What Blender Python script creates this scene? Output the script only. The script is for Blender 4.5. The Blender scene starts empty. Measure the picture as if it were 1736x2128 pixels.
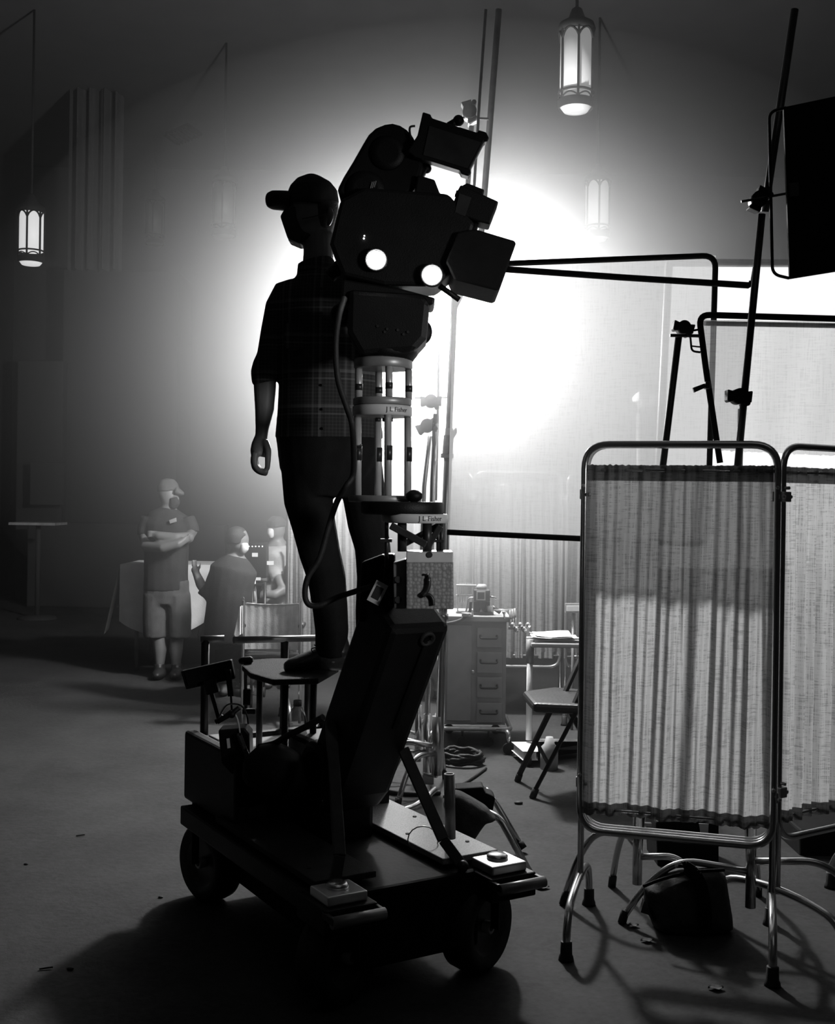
import bpy, bmesh, math, random
from mathutils import Vector, Matrix, noise
random.seed(7)
S = bpy.context.scene
COL = S.collection
PI = math.pi
F = 2400.0                       # focal length in pixels of the 1736 x 2128 frame
CX, HY, CAM_H = 868.0, 1040.0, 1.5
ROLL = math.radians(0.8)
CR, SR = math.cos(ROLL), math.sin(ROLL)

# ------------------------------------------------------------------ camera, light, exposure
cam = bpy.data.cameras.new('camera'); cam_o = bpy.data.objects.new('camera', cam); COL.objects.link(cam_o)
cam.sensor_fit = 'HORIZONTAL'; cam.sensor_width = 36.0; cam.lens = F / 1736 * 36
cam.shift_y = -(1064 - HY) / 1736
cam.clip_start = 0.05; cam.clip_end = 100
cam_o.matrix_world = Matrix.Translation((0, 0, CAM_H)) @ Matrix.Rotation(-ROLL, 4, 'Y') @ Matrix.Rotation(PI / 2, 4, 'X')
S.camera = cam_o
S.view_settings.view_transform = 'Standard'; S.view_settings.look = 'None'
S.view_settings.exposure = 0.0; S.view_settings.gamma = 1.0
S.view_settings.use_curve_mapping = False
cy = S.cycles
cy.max_bounces = 5; cy.diffuse_bounces = 2; cy.glossy_bounces = 3; cy.transmission_bounces = 4
cy.transparent_max_bounces = 12; cy.volume_bounces = 0
cy.use_denoising = True; cy.use_adaptive_sampling = True; cy.adaptive_threshold = 0.02; cy.caustics_reflective = False; cy.caustics_refractive = False
cy.sample_clamp_indirect = 3.0


def P(px, py, d):
    u, v = px - CX, HY - py
    k = d / F
    return Vector(((u * CR - v * SR) * k, d, CAM_H + (u * SR + v * CR) * k))


def lamp(name, kind, loc, energy, size=0.1, rot=(0, 0, 0), **kw):
    l = bpy.data.lights.new(name, kind); l.energy = energy
    if kind == 'AREA': l.size = size
    else: l.shadow_soft_size = size
    for k, v in kw.items(): setattr(l, k, v)
    o = bpy.data.objects.new(name, l); COL.objects.link(o); o.location = loc; o.rotation_euler = rot
    return o


KEY = P(915, 690, 7.4)
lamp('key_light', 'POINT', KEY, 1700, 0.14)                          # the big film lamp behind the camera crane
FILL = Vector((2.5, 0.9, 1.95))
lamp('front_fill', 'SPOT', FILL, 210, 0.25, (Vector((-.15, 3.65, 1.75)) - FILL).to_track_quat('-Z', 'Y').to_euler(), spot_size=math.radians(34), spot_blend=1.0)  # added unseen fill spot, standing in for bounce from the front right
lamp('overhead_fill', 'AREA', (1.5, -.5, 6.3), 7, 4.0)        # added dim overhead fill, out of view
w = bpy.data.worlds.new('world'); S.world = w; w.use_nodes = True
w.node_tree.nodes['Background'].inputs[0].default_value = (0.01, 0.01, 0.01, 1)
HAZE_DENSITY, HAZE_G, HAZE_Y0 = 0.014, 0.80, 4.75
SMOKE_C, SMOKE_R, SMOKE_D, SMOKE_G = P(990, 815, 7.5), 1.2, 1.15, 0.6   # thick smoke around the lamp: centre, radius, peak density, scattering

# ------------------------------------------------------------------ materials
MATS = {}


def nodes_of(name):
    m = bpy.data.materials.new(name); m.use_nodes = True
    nt = m.node_tree; nt.nodes.clear()
    out = nt.nodes.new('ShaderNodeOutputMaterial')
    return m, nt, out


def mat(name, c, rough=0.5, metal=0.0, var=0.25, scale=12.0, bump=0.0, bscale=60.0, spec=0.5):
    m, nt, out = nodes_of(name)
    b = nt.nodes.new('ShaderNodeBsdfPrincipled')
    b.inputs['Roughness'].default_value = rough; b.inputs['Metallic'].default_value = metal
    b.inputs['Specular IOR Level'].default_value = spec
    tc = nt.nodes.new('ShaderNodeTexCoord')
    n = nt.nodes.new('ShaderNodeTexNoise'); n.inputs['Scale'].default_value = scale; n.inputs['Detail'].default_value = 5
    nt.links.new(tc.outputs['Object'], n.inputs['Vector'])
    r = nt.nodes.new('ShaderNodeValToRGB')
    lo, hi = c * (1 - var), c * (1 + var)
    r.color_ramp.elements[0].position = 0.3; r.color_ramp.elements[0].color = (lo, lo, lo, 1)
    r.color_ramp.elements[1].position = 0.7; r.color_ramp.elements[1].color = (hi, hi, hi, 1)
    nt.links.new(n.outputs['Fac'], r.inputs['Fac']); nt.links.new(r.outputs['Color'], b.inputs['Base Color'])
    if bump:
        n2 = nt.nodes.new('ShaderNodeTexNoise'); n2.inputs['Scale'].default_value = bscale; n2.inputs['Detail'].default_value = 4
        nt.links.new(tc.outputs['Object'], n2.inputs['Vector'])
        bp = nt.nodes.new('ShaderNodeBump'); bp.inputs['Strength'].default_value = bump; bp.inputs['Distance'].default_value = 0.01
        nt.links.new(n2.outputs['Fac'], bp.inputs['Height']); nt.links.new(bp.outputs['Normal'], b.inputs['Normal'])
    nt.links.new(b.outputs[0], out.inputs['Surface'])
    MATS[name] = m
    return m


mat('black_paint', 0.005, 0.5, bump=0.15, bscale=300, spec=0.25)
mat('polished_plate', 0.85, 0.45, 1.0, var=0.05)
mat('black_matte', 0.006, 0.8, bump=0.1, spec=0.2)
mat('dark_metal', 0.05, 0.4, 0.6)
mat('mid_metal', 0.32, 0.4, 0.35)
mat('plate_metal', 0.6, 0.35, 0.0, var=0.12)
mat('chrome', 0.68, 0.22, 0.9, var=0.05)
mat('steel', 0.5, 0.35, 0.3, var=0.1)
mat('rubber', 0.012, 0.65, bump=0.2)
mat('grip_deck', 0.40, 0.55, var=0.45, scale=260, bump=0.12, bscale=500)
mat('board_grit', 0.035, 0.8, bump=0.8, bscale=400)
mat('engraving', 0.02, 0.7)
mat('skin', 0.18, 0.5, var=0.1)
mat('denim', 0.012, 0.85, bump=0.3, bscale=400, spec=0.2)
mat('dark_cloth', 0.035, 0.9, bump=0.3, bscale=250, spec=0.2)
mat('grey_cloth', 0.10, 0.9, bump=0.3, bscale=250, spec=0.2)
mat('light_cloth', 0.38, 0.9, bump=0.2, bscale=150, spec=0.2)
mat('white_cloth', 0.75, 0.9, bump=0.2, bscale=90, spec=0.2, var=0.06)
mat('hair', 0.02, 0.6, bump=0.5, bscale=300)
mat('leather', 0.03, 0.4, bump=0.2)
mat('canvas', 0.07, 0.8, bump=0.5, bscale=40, spec=0.3)
mat('cabinet_paint', 0.34, 0.5, var=0.08)
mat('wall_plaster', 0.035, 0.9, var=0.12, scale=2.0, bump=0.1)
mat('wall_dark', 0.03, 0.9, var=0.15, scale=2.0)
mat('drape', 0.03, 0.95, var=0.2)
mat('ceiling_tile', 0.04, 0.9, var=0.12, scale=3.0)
mat('paper', 0.8, 0.8, var=0.05)
mat('leaf', 0.12, 0.8)
mat('foam', 0.02, 0.9, bump=0.3, bscale=200)


def mat_emit(name, strength, c=1.0, base=0.8):
    m, nt, out = nodes_of(name)
    b = nt.nodes.new('ShaderNodeBsdfPrincipled'); b.inputs['Base Color'].default_value = (base, base, base, 1)
    b.inputs['Roughness'].default_value = 0.5
    b.inputs['Emission Color'].default_value = (c, c, c, 1); b.inputs['Emission Strength'].default_value = strength
    nt.links.new(b.outputs[0], out.inputs['Surface']); MATS[name] = m
    return m


mat_emit('lantern_glow', 0.65, base=.3)
mat_emit('lantern_soft', 0.2, base=.3)
mat_emit('lantern_dim', 0.0, base=0.05)
mat_emit('glow_disc', 60.0)
mat_emit('led', 6.0)
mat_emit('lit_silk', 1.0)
mat_emit('studio_lens', 3.0)


def mat_floor():
    m, nt, out = nodes_of('concrete')
    b = nt.nodes.new('ShaderNodeBsdfPrincipled')
    tc = nt.nodes.new('ShaderNodeTexCoord')
    n1 = nt.nodes.new('ShaderNodeTexNoise'); n1.inputs['Scale'].default_value = 1.6; n1.inputs['Detail'].default_value = 8; n1.inputs['Roughness'].default_value = 0.65
    n2 = nt.nodes.new('ShaderNodeTexNoise'); n2.inputs['Scale'].default_value = 45; n2.inputs['Detail'].default_value = 5
    for n in (n1, n2): nt.links.new(tc.outputs['Object'], n.inputs['Vector'])
    mx = nt.nodes.new('ShaderNodeMix'); mx.data_type = 'FLOAT'; mx.inputs[0].default_value = 0.3
    nt.links.new(n1.outputs['Fac'], mx.inputs[2]); nt.links.new(n2.outputs['Fac'], mx.inputs[3])
    r = nt.nodes.new('ShaderNodeValToRGB')
    r.color_ramp.elements[0].position = 0.36; r.color_ramp.elements[0].color = (0.034, 0.034, 0.034, 1)
    r.color_ramp.elements[1].position = 0.64; r.color_ramp.elements[1].color = (0.07, 0.07, 0.07, 1)
    nt.links.new(mx.outputs[0], r.inputs['Fac']); nt.links.new(r.outputs['Color'], b.inputs['Base Color'])
    b.inputs['Roughness'].default_value = 0.8; b.inputs['Specular IOR Level'].default_value = 0.2
    bp = nt.nodes.new('ShaderNodeBump'); bp.inputs['Strength'].default_value = 0.25; bp.inputs['Distance'].default_value = 0.01
    nt.links.new(n2.outputs['Fac'], bp.inputs['Height']); nt.links.new(bp.outputs['Normal'], b.inputs['Normal'])
    nt.links.new(b.outputs[0], out.inputs['Surface']); MATS['concrete'] = m


mat_floor()


def mat_cloth_see(name, c, trans, holes, lo=.6):
    """gauze: diffuse + light coming through + open weave with slubs in the thread"""
    m, nt, out = nodes_of(name)
    tc = nt.nodes.new('ShaderNodeTexCoord')
    mp = nt.nodes.new('ShaderNodeMapping'); mp.inputs['Scale'].default_value = (20, 20, 240)
    nt.links.new(tc.outputs['Object'], mp.inputs['Vector'])
    nz = nt.nodes.new('ShaderNodeTexNoise'); nz.inputs['Scale'].default_value = 1.0; nz.inputs['Detail'].default_value = 3
    nt.links.new(mp.outputs[0], nz.inputs['Vector'])
    mp2 = nt.nodes.new('ShaderNodeMapping'); mp2.inputs['Scale'].default_value = (230, 230, 9)
    nt.links.new(tc.outputs['Object'], mp2.inputs['Vector'])
    nz2 = nt.nodes.new('ShaderNodeTexNoise'); nz2.inputs['Scale'].default_value = 1.0; nz2.inputs['Detail'].default_value = 3
    nt.links.new(mp2.outputs[0], nz2.inputs['Vector'])
    ad = nt.nodes.new('ShaderNodeMath'); ad.operation = 'ADD'
    nt.links.new(nz.outputs['Fac'], ad.inputs[0]); nt.links.new(nz2.outputs['Fac'], ad.inputs[1])
    rp = nt.nodes.new('ShaderNodeValToRGB')
    rp.color_ramp.elements[0].position = 0.80; rp.color_ramp.elements[0].color = (c * lo, c * lo, c * lo, 1)
    rp.color_ramp.elements[1].position = 1.12; rp.color_ramp.elements[1].color = (c, c, c, 1)
    dv = nt.nodes.new('ShaderNodeMath'); dv.operation = 'MULTIPLY'; dv.inputs[1].default_value = 1.0
    nt.links.new(ad.outputs[0], dv.inputs[0]); nt.links.new(dv.outputs[0], rp.inputs['Fac'])
    df = nt.nodes.new('ShaderNodeBsdfDiffuse'); tl = nt.nodes.new('ShaderNodeBsdfTranslucent'); tp = nt.nodes.new('ShaderNodeBsdfTransparent')
    nt.links.new(rp.outputs[0], df.inputs['Color']); nt.links.new(rp.outputs[0], tl.inputs['Color'])
    m1 = nt.nodes.new('ShaderNodeMixShader'); m1.inputs[0].default_value = trans
    nt.links.new(df.outputs[0], m1.inputs[1]); nt.links.new(tl.outputs[0], m1.inputs[2])
    m2 = nt.nodes.new('ShaderNodeMixShader'); m2.inputs[0].default_value = holes
    nt.links.new(m1.outputs[0], m2.inputs[1]); nt.links.new(tp.outputs[0], m2.inputs[2])
    nt.links.new(m2.outputs[0], out.inputs['Surface']); MATS[name] = m


mat_cloth_see('gauze', 0.56, 0.65, 0.03)
mat_cloth_see('gauze_hem', 0.30, 0.30, 0.0)
mat_cloth_see('scrim', 0.6, 0.6, 0.4, .75)
mat_cloth_see('net', 0.72, 0.5, 0.2, .93)


def mat_plaid():
    m, nt, out = nodes_of('plaid')
    b = nt.nodes.new('ShaderNodeBsdfPrincipled'); b.inputs['Roughness'].default_value = 0.9; b.inputs['Specular IOR Level'].default_value = 0.2
    tc = nt.nodes.new('ShaderNodeTexCoord'); sp = nt.nodes.new('ShaderNodeSeparateXYZ')
    nt.links.new(tc.outputs['Object'], sp.inputs[0])

    def band(axis, period, width, phase):
        a = nt.nodes.new('ShaderNodeMath'); a.operation = 'MULTIPLY_ADD'; a.inputs[1].default_value = 1 / period; a.inputs[2].default_value = phase
        nt.links.new(sp.outputs[axis], a.inputs[0])
        f = nt.nodes.new('ShaderNodeMath'); f.operation = 'FRACT'; nt.links.new(a.outputs[0], f.inputs[0])
        l = nt.nodes.new('ShaderNodeMath'); l.operation = 'LESS_THAN'; l.inputs[1].default_value = width
        nt.links.new(f.outputs[0], l.inputs[0])
        return l.outputs[0]
    tot = None
    for ax, per, wd, ph, g in ((0, .115, .09, .0, .06), (0, .115, .06, .2, .05), (0, .0125, .3, 0, .015), (2, .125, .09, .3, .06), (2, .125, .05, .5, .05), (2, .0125, .3, 0, .015)):
        o = band(ax, per, wd, ph)
        k = nt.nodes.new('ShaderNodeMath'); k.operation = 'MULTIPLY_ADD'; k.inputs[1].default_value = g
        nt.links.new(o, k.inputs[0])
        if tot is None: k.inputs[2].default_value = 0.035
        else: nt.links.new(tot, k.inputs[2])
        tot = k.outputs[0]
    nt.links.new(tot, b.inputs['Base Color']); nt.links.new(b.outputs[0], out.inputs['Surface']); MATS['plaid'] = m


mat_plaid()


def mat_diamond():
    m, nt, out = nodes_of('tread_plate')
    b = nt.nodes.new('ShaderNodeBsdfPrincipled'); b.inputs['Roughness'].default_value = 0.5
    tc = nt.nodes.new('ShaderNodeTexCoord')
    v = nt.nodes.new('ShaderNodeTexVoronoi'); v.inputs['Scale'].default_value = 95; v.feature = 'F1'; v.inputs['Randomness'].default_value = 0.45
    nt.links.new(tc.outputs['Object'], v.inputs['Vector'])
    r = nt.nodes.new('ShaderNodeValToRGB')
    r.color_ramp.elements[0].position = 0.35; r.color_ramp.elements[0].color = (0.36, 0.36, 0.36, 1)
    r.color_ramp.elements[1].position = 0.6; r.color_ramp.elements[1].color = (0.24, 0.24, 0.24, 1)
    nt.links.new(v.outputs['Distance'], r.inputs['Fac']); nt.links.new(r.outputs[0], b.inputs['Base Color'])
    bp = nt.nodes.new('ShaderNodeBump'); bp.inputs['Strength'].default_value = 0.5; bp.inputs['Distance'].default_value = 0.004; bp.invert = True
    nt.links.new(v.outputs['Distance'], bp.inputs['Height']); nt.links.new(bp.outputs[0], b.inputs['Normal'])
    nt.links.new(b.outputs[0], out.inputs['Surface']); MATS['tread_plate'] = m


mat_diamond()


def mat_glass(name):
    m, nt, out = nodes_of(name)
    g = nt.nodes.new('ShaderNodeBsdfGlossy'); g.inputs['Roughness'].default_value = 0.08
    t = nt.nodes.new('ShaderNodeBsdfTransparent'); t.inputs['Color'].default_value = (.85, .85, .85, 1)
    f = nt.nodes.new('ShaderNodeLayerWeight'); f.inputs['Blend'].default_value = 0.25
    x = nt.nodes.new('ShaderNodeMixShader'); nt.links.new(f.outputs['Facing'], x.inputs[0])
    nt.links.new(t.outputs[0], x.inputs[1]); nt.links.new(g.outputs[0], x.inputs[2]); nt.links.new(x.outputs[0], out.inputs['Surface'])
    MATS[name] = m


mat_glass('clear_plastic')


# ------------------------------------------------------------------ mesh helpers
class MB:
    def __init__(self): self.v = []; self.f = []; self.s = []; self.cuts = []

    def cut(self):
        """what follows is a piece of its own"""
        self.cuts.append((len(self.v), len(self.f))); return self

    def add(self, vs, fs, smooth):
        o = len(self.v); self.v += [Vector(p) for p in vs]
        for f in fs: self.f.append(tuple(i + o for i in f)); self.s.append(smooth)
        return self

    def box(self, c, size, M=None):
        a, b, d = size[0] / 2, size[1] / 2, size[2] / 2
        vs = [Vector((x, y, z)) for x in (-a, a) for y in (-b, b) for z in (-d, d)]
        if M is not None: vs = [M @ p for p in vs]
        vs = [p + Vector(c) for p in vs]
        return self.add(vs, [(0, 1, 3, 2), (4, 6, 7, 5), (0, 4, 5, 1), (2, 3, 7, 6), (0, 2, 6, 4), (1, 5, 7, 3)], False)

    def bar(self, p, q, wx, wy, up=(0, 0, 1)):
        """rectangular bar from p to q: wx across, wy along 'up'"""
        p, q = Vector(p), Vector(q); t = (q - p).normalized()
        x = t.cross(Vector(up))
        if x.length < 1e-4: x = t.cross(Vector((0, 1, 0)))
        x.normalize(); y = x.cross(t)
        vs = []
        for b in (p, q):
            for sx, sy in ((-1, -1), (1, -1), (1, 1), (-1, 1)): vs.append(b + x * sx * wx / 2 + y * sy * wy / 2)
        return self.add(vs, [(3, 2, 1, 0), (4, 5, 6, 7), (0, 1, 5, 4), (1, 2, 6, 5), (2, 3, 7, 6), (3, 0, 4, 7)], False)

    def prism(self, poly, ext):
        """closed polygon of 3-D points extruded by vector ext (centred on it)"""
        e = Vector(ext); n = len(poly)
        a = [Vector(p) - e / 2 for p in poly]; b = [Vector(p) + e / 2 for p in poly]
        fs = [tuple(range(n)), tuple(range(2 * n - 1, n - 1, -1))]
        for i in range(n): fs.append((i, i + n, (i + 1) % n + n, (i + 1) % n))
        return self.add(a + b, fs, False)

    def tube(self, path, r, seg=10, closed=False, smooth=True):
        path = [Vector(p) for p in path]; n = len(path)
        rr = r if isinstance(r, (list, tuple)) else [r] * n
        vs, fs = [], []; prev = None
        for i, p in enumerate(path):
            if closed: t = path[(i + 1) % n] - path[i - 1]
            else: t = path[min(i + 1, n - 1)] - path[max(i - 1, 0)]
            t = t.normalized() if t.length > 1e-9 else Vector((0, 0, 1))
            if prev is None:
                a = t.cross(Vector((0, 0, 1)))
                if a.length < 0.05: a = t.cross(Vector((0, 1, 0)))
            else: a = prev - t * prev.dot(t)
            a.normalize(); prev = a; b = t.cross(a)
            for k in range(seg):
                an = 2 * PI * k / seg; vs.append(p + (a * math.cos(an) + b * math.sin(an)) * rr[i])
        m = n if closed else n - 1
        for i in range(m):
            for k in range(seg):
                j = (i + 1) % n
                fs.append((i * seg + k, i * seg + (k + 1) % seg, j * seg + (k + 1) % seg, j * seg + k))
        self.add(vs, fs, smooth)
        if not closed:
            o = len(self.v) - n * seg
            self.f.append(tuple(o + k for k in range(seg - 1, -1, -1))); self.s.append(False)
            self.f.append(tuple(o + (n - 1) * seg + k for k in range(seg))); self.s.append(False)
        return self

    def lathe(self, prof, origin, axis=(0, 0, 1), seg=24, smooth=True, cap=True):
        """profile of (radius, height) spun about axis"""
        ax = Vector(axis).normalized(); a = ax.cross(Vector((0, 1, 0)))
        if a.length < 0.05: a = ax.cross(Vector((1, 0, 0)))
        a.normalize(); b = ax.cross(a); o = Vector(origin); vs, fs = [], []
        for r, h in prof:
            for k in range(seg):
                an = 2 * PI * k / seg; vs.append(o + ax * h + (a * math.cos(an) + b * math.sin(an)) * max(r, 1e-4))
        for i in range(len(prof) - 1):
            for k in range(seg): fs.append((i * seg + k, i * seg + (k + 1) % seg, (i + 1) * seg + (k + 1) % seg, (i + 1) * seg + k))
        self.add(vs, fs, smooth)
        if cap:
            q = len(self.v) - len(prof) * seg
            self.f.append(tuple(q + k for k in range(seg - 1, -1, -1))); self.s.append(False)
            self.f.append(tuple(q + (len(prof) - 1) * seg + k for k in range(seg))); self.s.append(False)
        return self

    def cyl(self, p, q, r, seg=20, r2=None):
        p, q = Vector(p), Vector(q)
        return self.lathe([(r, 0), (r if r2 is None else r2, (q - p).length)], p, q - p, seg)

    def ball(self, c, r, seg=16, rings=10):
        rx, ry, rz = r if isinstance(r, (tuple, list)) else (r, r, r)
        vs = [Vector(c) + Vector((0, 0, -rz))]
        for i in range(1, rings):
            th = -PI / 2 + PI * i / rings
            for k in range(seg):
                an = 2 * PI * k / seg
                vs.append(Vector(c) + Vector((rx * math.cos(th) * math.cos(an), ry * math.cos(th) * math.sin(an), rz * math.sin(th))))
        vs.append(Vector(c) + Vector((0, 0, rz))); fs = []
        for k in range(seg): fs.append((0, 1 + (k + 1) % seg, 1 + k))
        for i in range(rings - 2):
            for k in range(seg):
                a = 1 + i * seg; fs.append((a + k, a + (k + 1) % seg, a + seg + (k + 1) % seg, a + seg + k))
        t = len(vs) - 1; a = 1 + (rings - 2) * seg
        for k in range(seg): fs.append((a + k, a + (k + 1) % seg, t))
        return self.add(vs, fs, True)

    def limb(self, pts, seg=16, depth=None):
        """loft of ellipses: pts = (centre, half width across in the picture plane, half depth)"""
        n = len(pts); vs, fs = [], []
        for i, (p, a, b) in enumerate(pts):
            t = Vector(pts[min(i + 1, n - 1)][0]) - Vector(pts[max(i - 1, 0)][0]); t.normalize()
            x = Vector((0, 1, 0)).cross(t)
            if x.length < 0.05: x = Vector((1, 0, 0))
            x.normalize(); y = t.cross(x)
            for k in range(seg):
                an = 2 * PI * k / seg; vs.append(Vector(p) + x * a * math.cos(an) + y * b * math.sin(an))
        for i in range(n - 1):
            for k in range(seg): fs.append((i * seg + k, i * seg + (k + 1) % seg, (i + 1) * seg + (k + 1) % seg, (i + 1) * seg + k))
        fs.append(tuple(range(seg - 1, -1, -1))); fs.append(tuple((n - 1) * seg + k for k in range(seg)))
        return self.add(vs, fs, True)

    def grid(self, fn, nu, nv, smooth=True):
        vs = [fn(i / nu, j / nv) for j in range(nv + 1) for i in range(nu + 1)]; fs = []
        for j in range(nv):
            for i in range(nu):
                a = j * (nu + 1) + i; fs.append((a, a + 1, a + nu + 2, a + nu + 1))
        return self.add(vs, fs, smooth)

    def build(self, name, mt, parent=None, bevel=0.0, local=False, remesh=0.0, fixn=True):
        cs = sorted(set(c for c in self.cuts if 0 < c[0] < len(self.v)))
        if cs:
            cs = [(0, 0)] + cs + [(len(self.v), len(self.f))]; out = []
            for (v0, f0), (v1, f1) in zip(cs, cs[1:]):
                m = MB(); m.v = self.v[v0:v1]; m.f = [tuple(i - v0 for i in f) for f in self.f[f0:f1]]; m.s = self.s[f0:f1]
                out.append(m.build(name, mt, parent, bevel, local, remesh, fixn))
            return out[0]
        W = world_of(parent) if parent is not None else Matrix.Identity(4)
        me = bpy.data.meshes.new(name)
        if parent is not None and not local:
            I = W.inverted(); vs = [I @ p for p in self.v]
        else: vs = self.v
        base = Vector((0, 0, 0))
        if parent is None and not local and vs:      # a thing that is one mesh: origin at its base
            xs = [p.x for p in vs]; ys = [p.y for p in vs]; zs = [p.z for p in vs]
            base = Vector(((min(xs) + max(xs)) / 2, (min(ys) + max(ys)) / 2, min(zs))); vs = [p - base for p in vs]
        me.from_pydata([tuple(p) for p in vs], [], self.f)
        me.polygons.foreach_set('use_smooth', self.s)
        if fixn:
            bm = bmesh.new(); bm.from_mesh(me); bmesh.ops.recalc_face_normals(bm, faces=bm.faces); bm.to_mesh(me); bm.free()
        me.materials.append(MATS[mt] if isinstance(mt, str) else mt)
        o = bpy.data.objects.new(name, me); COL.objects.link(o)
        if parent is not None: o.parent = parent
        else: o.location = base
        if remesh:
            mo = o.modifiers.new('remesh', 'REMESH'); mo.mode = 'VOXEL'; mo.voxel_size = remesh; mo.use_smooth_shade = True
            sm = o.modifiers.new('smooth', 'SMOOTH'); sm.factor = 0.5; sm.iterations = 3
            bake(o)
        elif bevel:
            mo = o.modifiers.new('bevel', 'BEVEL'); mo.width = bevel; mo.segments = 2; mo.limit_method = 'ANGLE'; mo.angle_limit = math.radians(40)
            bake(o)
        return o


def bake(o):
    dg = bpy.context.evaluated_depsgraph_get(); dg.update()
    me = bpy.data.meshes.new_from_object(o.evaluated_get(dg)); me.name = o.name
    o.modifiers.clear(); o.data = me


def world_of(o):
    M = o.matrix_basis.copy()
    while o.parent is not None: o = o.parent; M = o.matrix_basis @ M
    return M


def tag(o, label, cat, group=None, kind=None):
    if label: o['label'] = label
    if cat: o['category'] = cat
    if group: o['group'] = group
    if kind: o['kind'] = kind
    return o


def thing(name, label, cat, loc=(0, 0, 0), rz=0.0, group=None):
    o = bpy.data.objects.new(name, None); COL.objects.link(o); o.empty_display_size = 0.1
    o.matrix_basis = Matrix.Translation(Vector(loc)) @ Matrix.Rotation(rz, 4, 'Z')
    return tag(o, label, cat, group)


def structure(o, label=None):
    o['kind'] = 'structure'
    if label: o['label'] = label
    return o


def copy_tree(o, parent=None):
    c = o.copy(); COL.objects.link(c)
    if parent is not None: c.parent = parent
    for ch in [k for k in bpy.data.objects if k.parent == o]: copy_tree(ch, c)
    return c


def fillet(pts, r, n=6, closed=False):
    pts = [Vector(p) for p in pts]; out = []; m = len(pts)
    for i, p in enumerate(pts):
        if not closed and i in (0, m - 1): out.append(p); continue
        a, b = pts[i - 1] - p, pts[(i + 1) % m] - p
        k = min(r, a.length * 0.49, b.length * 0.49)
        s, e = p + a.normalized() * k, p + b.normalized() * k
        for j in range(n + 1):
            t = j / n; out.append(s * (1 - t) ** 2 + p * 2 * t * (1 - t) + e * t * t)
    return out


def pxs(pts, d): return [P(x, y, d) for x, y in pts]


def smooth_path(pts, n=8):
    pts = [Vector(p) for p in pts]; out = []
    for i in range(len(pts) - 1):
        p0, p1, p2, p3 = pts[max(i - 1, 0)], pts[i], pts[i + 1], pts[min(i + 2, len(pts) - 1)]
        for j in range(n):
            t = j / n
            out.append(0.5 * ((2 * p1) + (p2 - p0) * t + (2 * p0 - 5 * p1 + 4 * p2 - p3) * t * t + (3 * p1 - p0 - 3 * p2 + p3) * t ** 3))
    out.append(pts[-1]); return out


def text_mesh(name, body, size, M, mt, parent, cyl_r=None, depth=0.001, phi=0.0, width=None):
    cu = bpy.data.curves.new(name, 'FONT'); cu.body = body; cu.size = size; cu.extrude = depth; cu.align_x = 'CENTER'; cu.align_y = 'CENTER'
    t = bpy.data.objects.new(name + '_curve', cu); COL.objects.link(t)
    dg = bpy.context.evaluated_depsgraph_get(); dg.update()
    me = bpy.data.meshes.new_from_object(t.evaluated_get(dg)); me.name = name
    bpy.data.objects.remove(t); bpy.data.curves.remove(cu)
    W = world_of(parent).inverted()
    xs = [v.co.x for v in me.vertices]; k = width / (max(xs) - min(xs)) if width else 1.0
    for v in me.vertices:
        x, y, z = v.co * k; z = v.co.z
        if cyl_r: an = phi + x / cyl_r; p = M @ Vector((math.sin(an) * (cyl_r + z), -math.cos(an) * (cyl_r + z), y))
        else: p = M @ Vector((x, y, z))
        v.co = W @ p
    me.materials.clear(); me.materials.append(MATS[mt])
    o = bpy.data.objects.new(name, me); COL.objects.link(o); o.parent = parent
    return o


def facing(p, yaw=0.0):
    """text frame at p, reading towards the camera (text x right, y up, normal to -Y), turned by yaw about Z"""
    return Matrix.Translation(p) @ Matrix.Rotation(yaw, 4, 'Z') @ Matrix.Rotation(PI / 2, 4, 'X')

# ------------------------------------------------------------------ the hall
XL, XR, Y0, Y1, ZC = -6.2, 6.4, -3.0, 17.6, 6.5
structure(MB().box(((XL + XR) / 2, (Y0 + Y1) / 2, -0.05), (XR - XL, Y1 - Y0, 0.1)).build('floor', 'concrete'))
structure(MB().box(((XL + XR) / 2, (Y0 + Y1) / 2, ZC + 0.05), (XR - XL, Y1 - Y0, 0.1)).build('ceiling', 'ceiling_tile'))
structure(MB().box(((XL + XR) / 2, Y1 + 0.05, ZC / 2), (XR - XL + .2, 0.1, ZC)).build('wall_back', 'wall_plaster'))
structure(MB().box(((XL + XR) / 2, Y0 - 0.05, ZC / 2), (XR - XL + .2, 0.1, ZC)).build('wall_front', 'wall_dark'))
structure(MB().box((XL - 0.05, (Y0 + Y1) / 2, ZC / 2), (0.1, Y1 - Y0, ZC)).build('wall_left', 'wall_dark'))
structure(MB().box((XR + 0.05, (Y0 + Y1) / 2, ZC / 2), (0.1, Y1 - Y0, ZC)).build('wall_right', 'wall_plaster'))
structure(MB().box(((XL + XR) / 2, Y1 - 0.02, 0.09), (XR - XL, 0.04, 0.18)).build('baseboard_back', 'wall_dark'))
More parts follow.
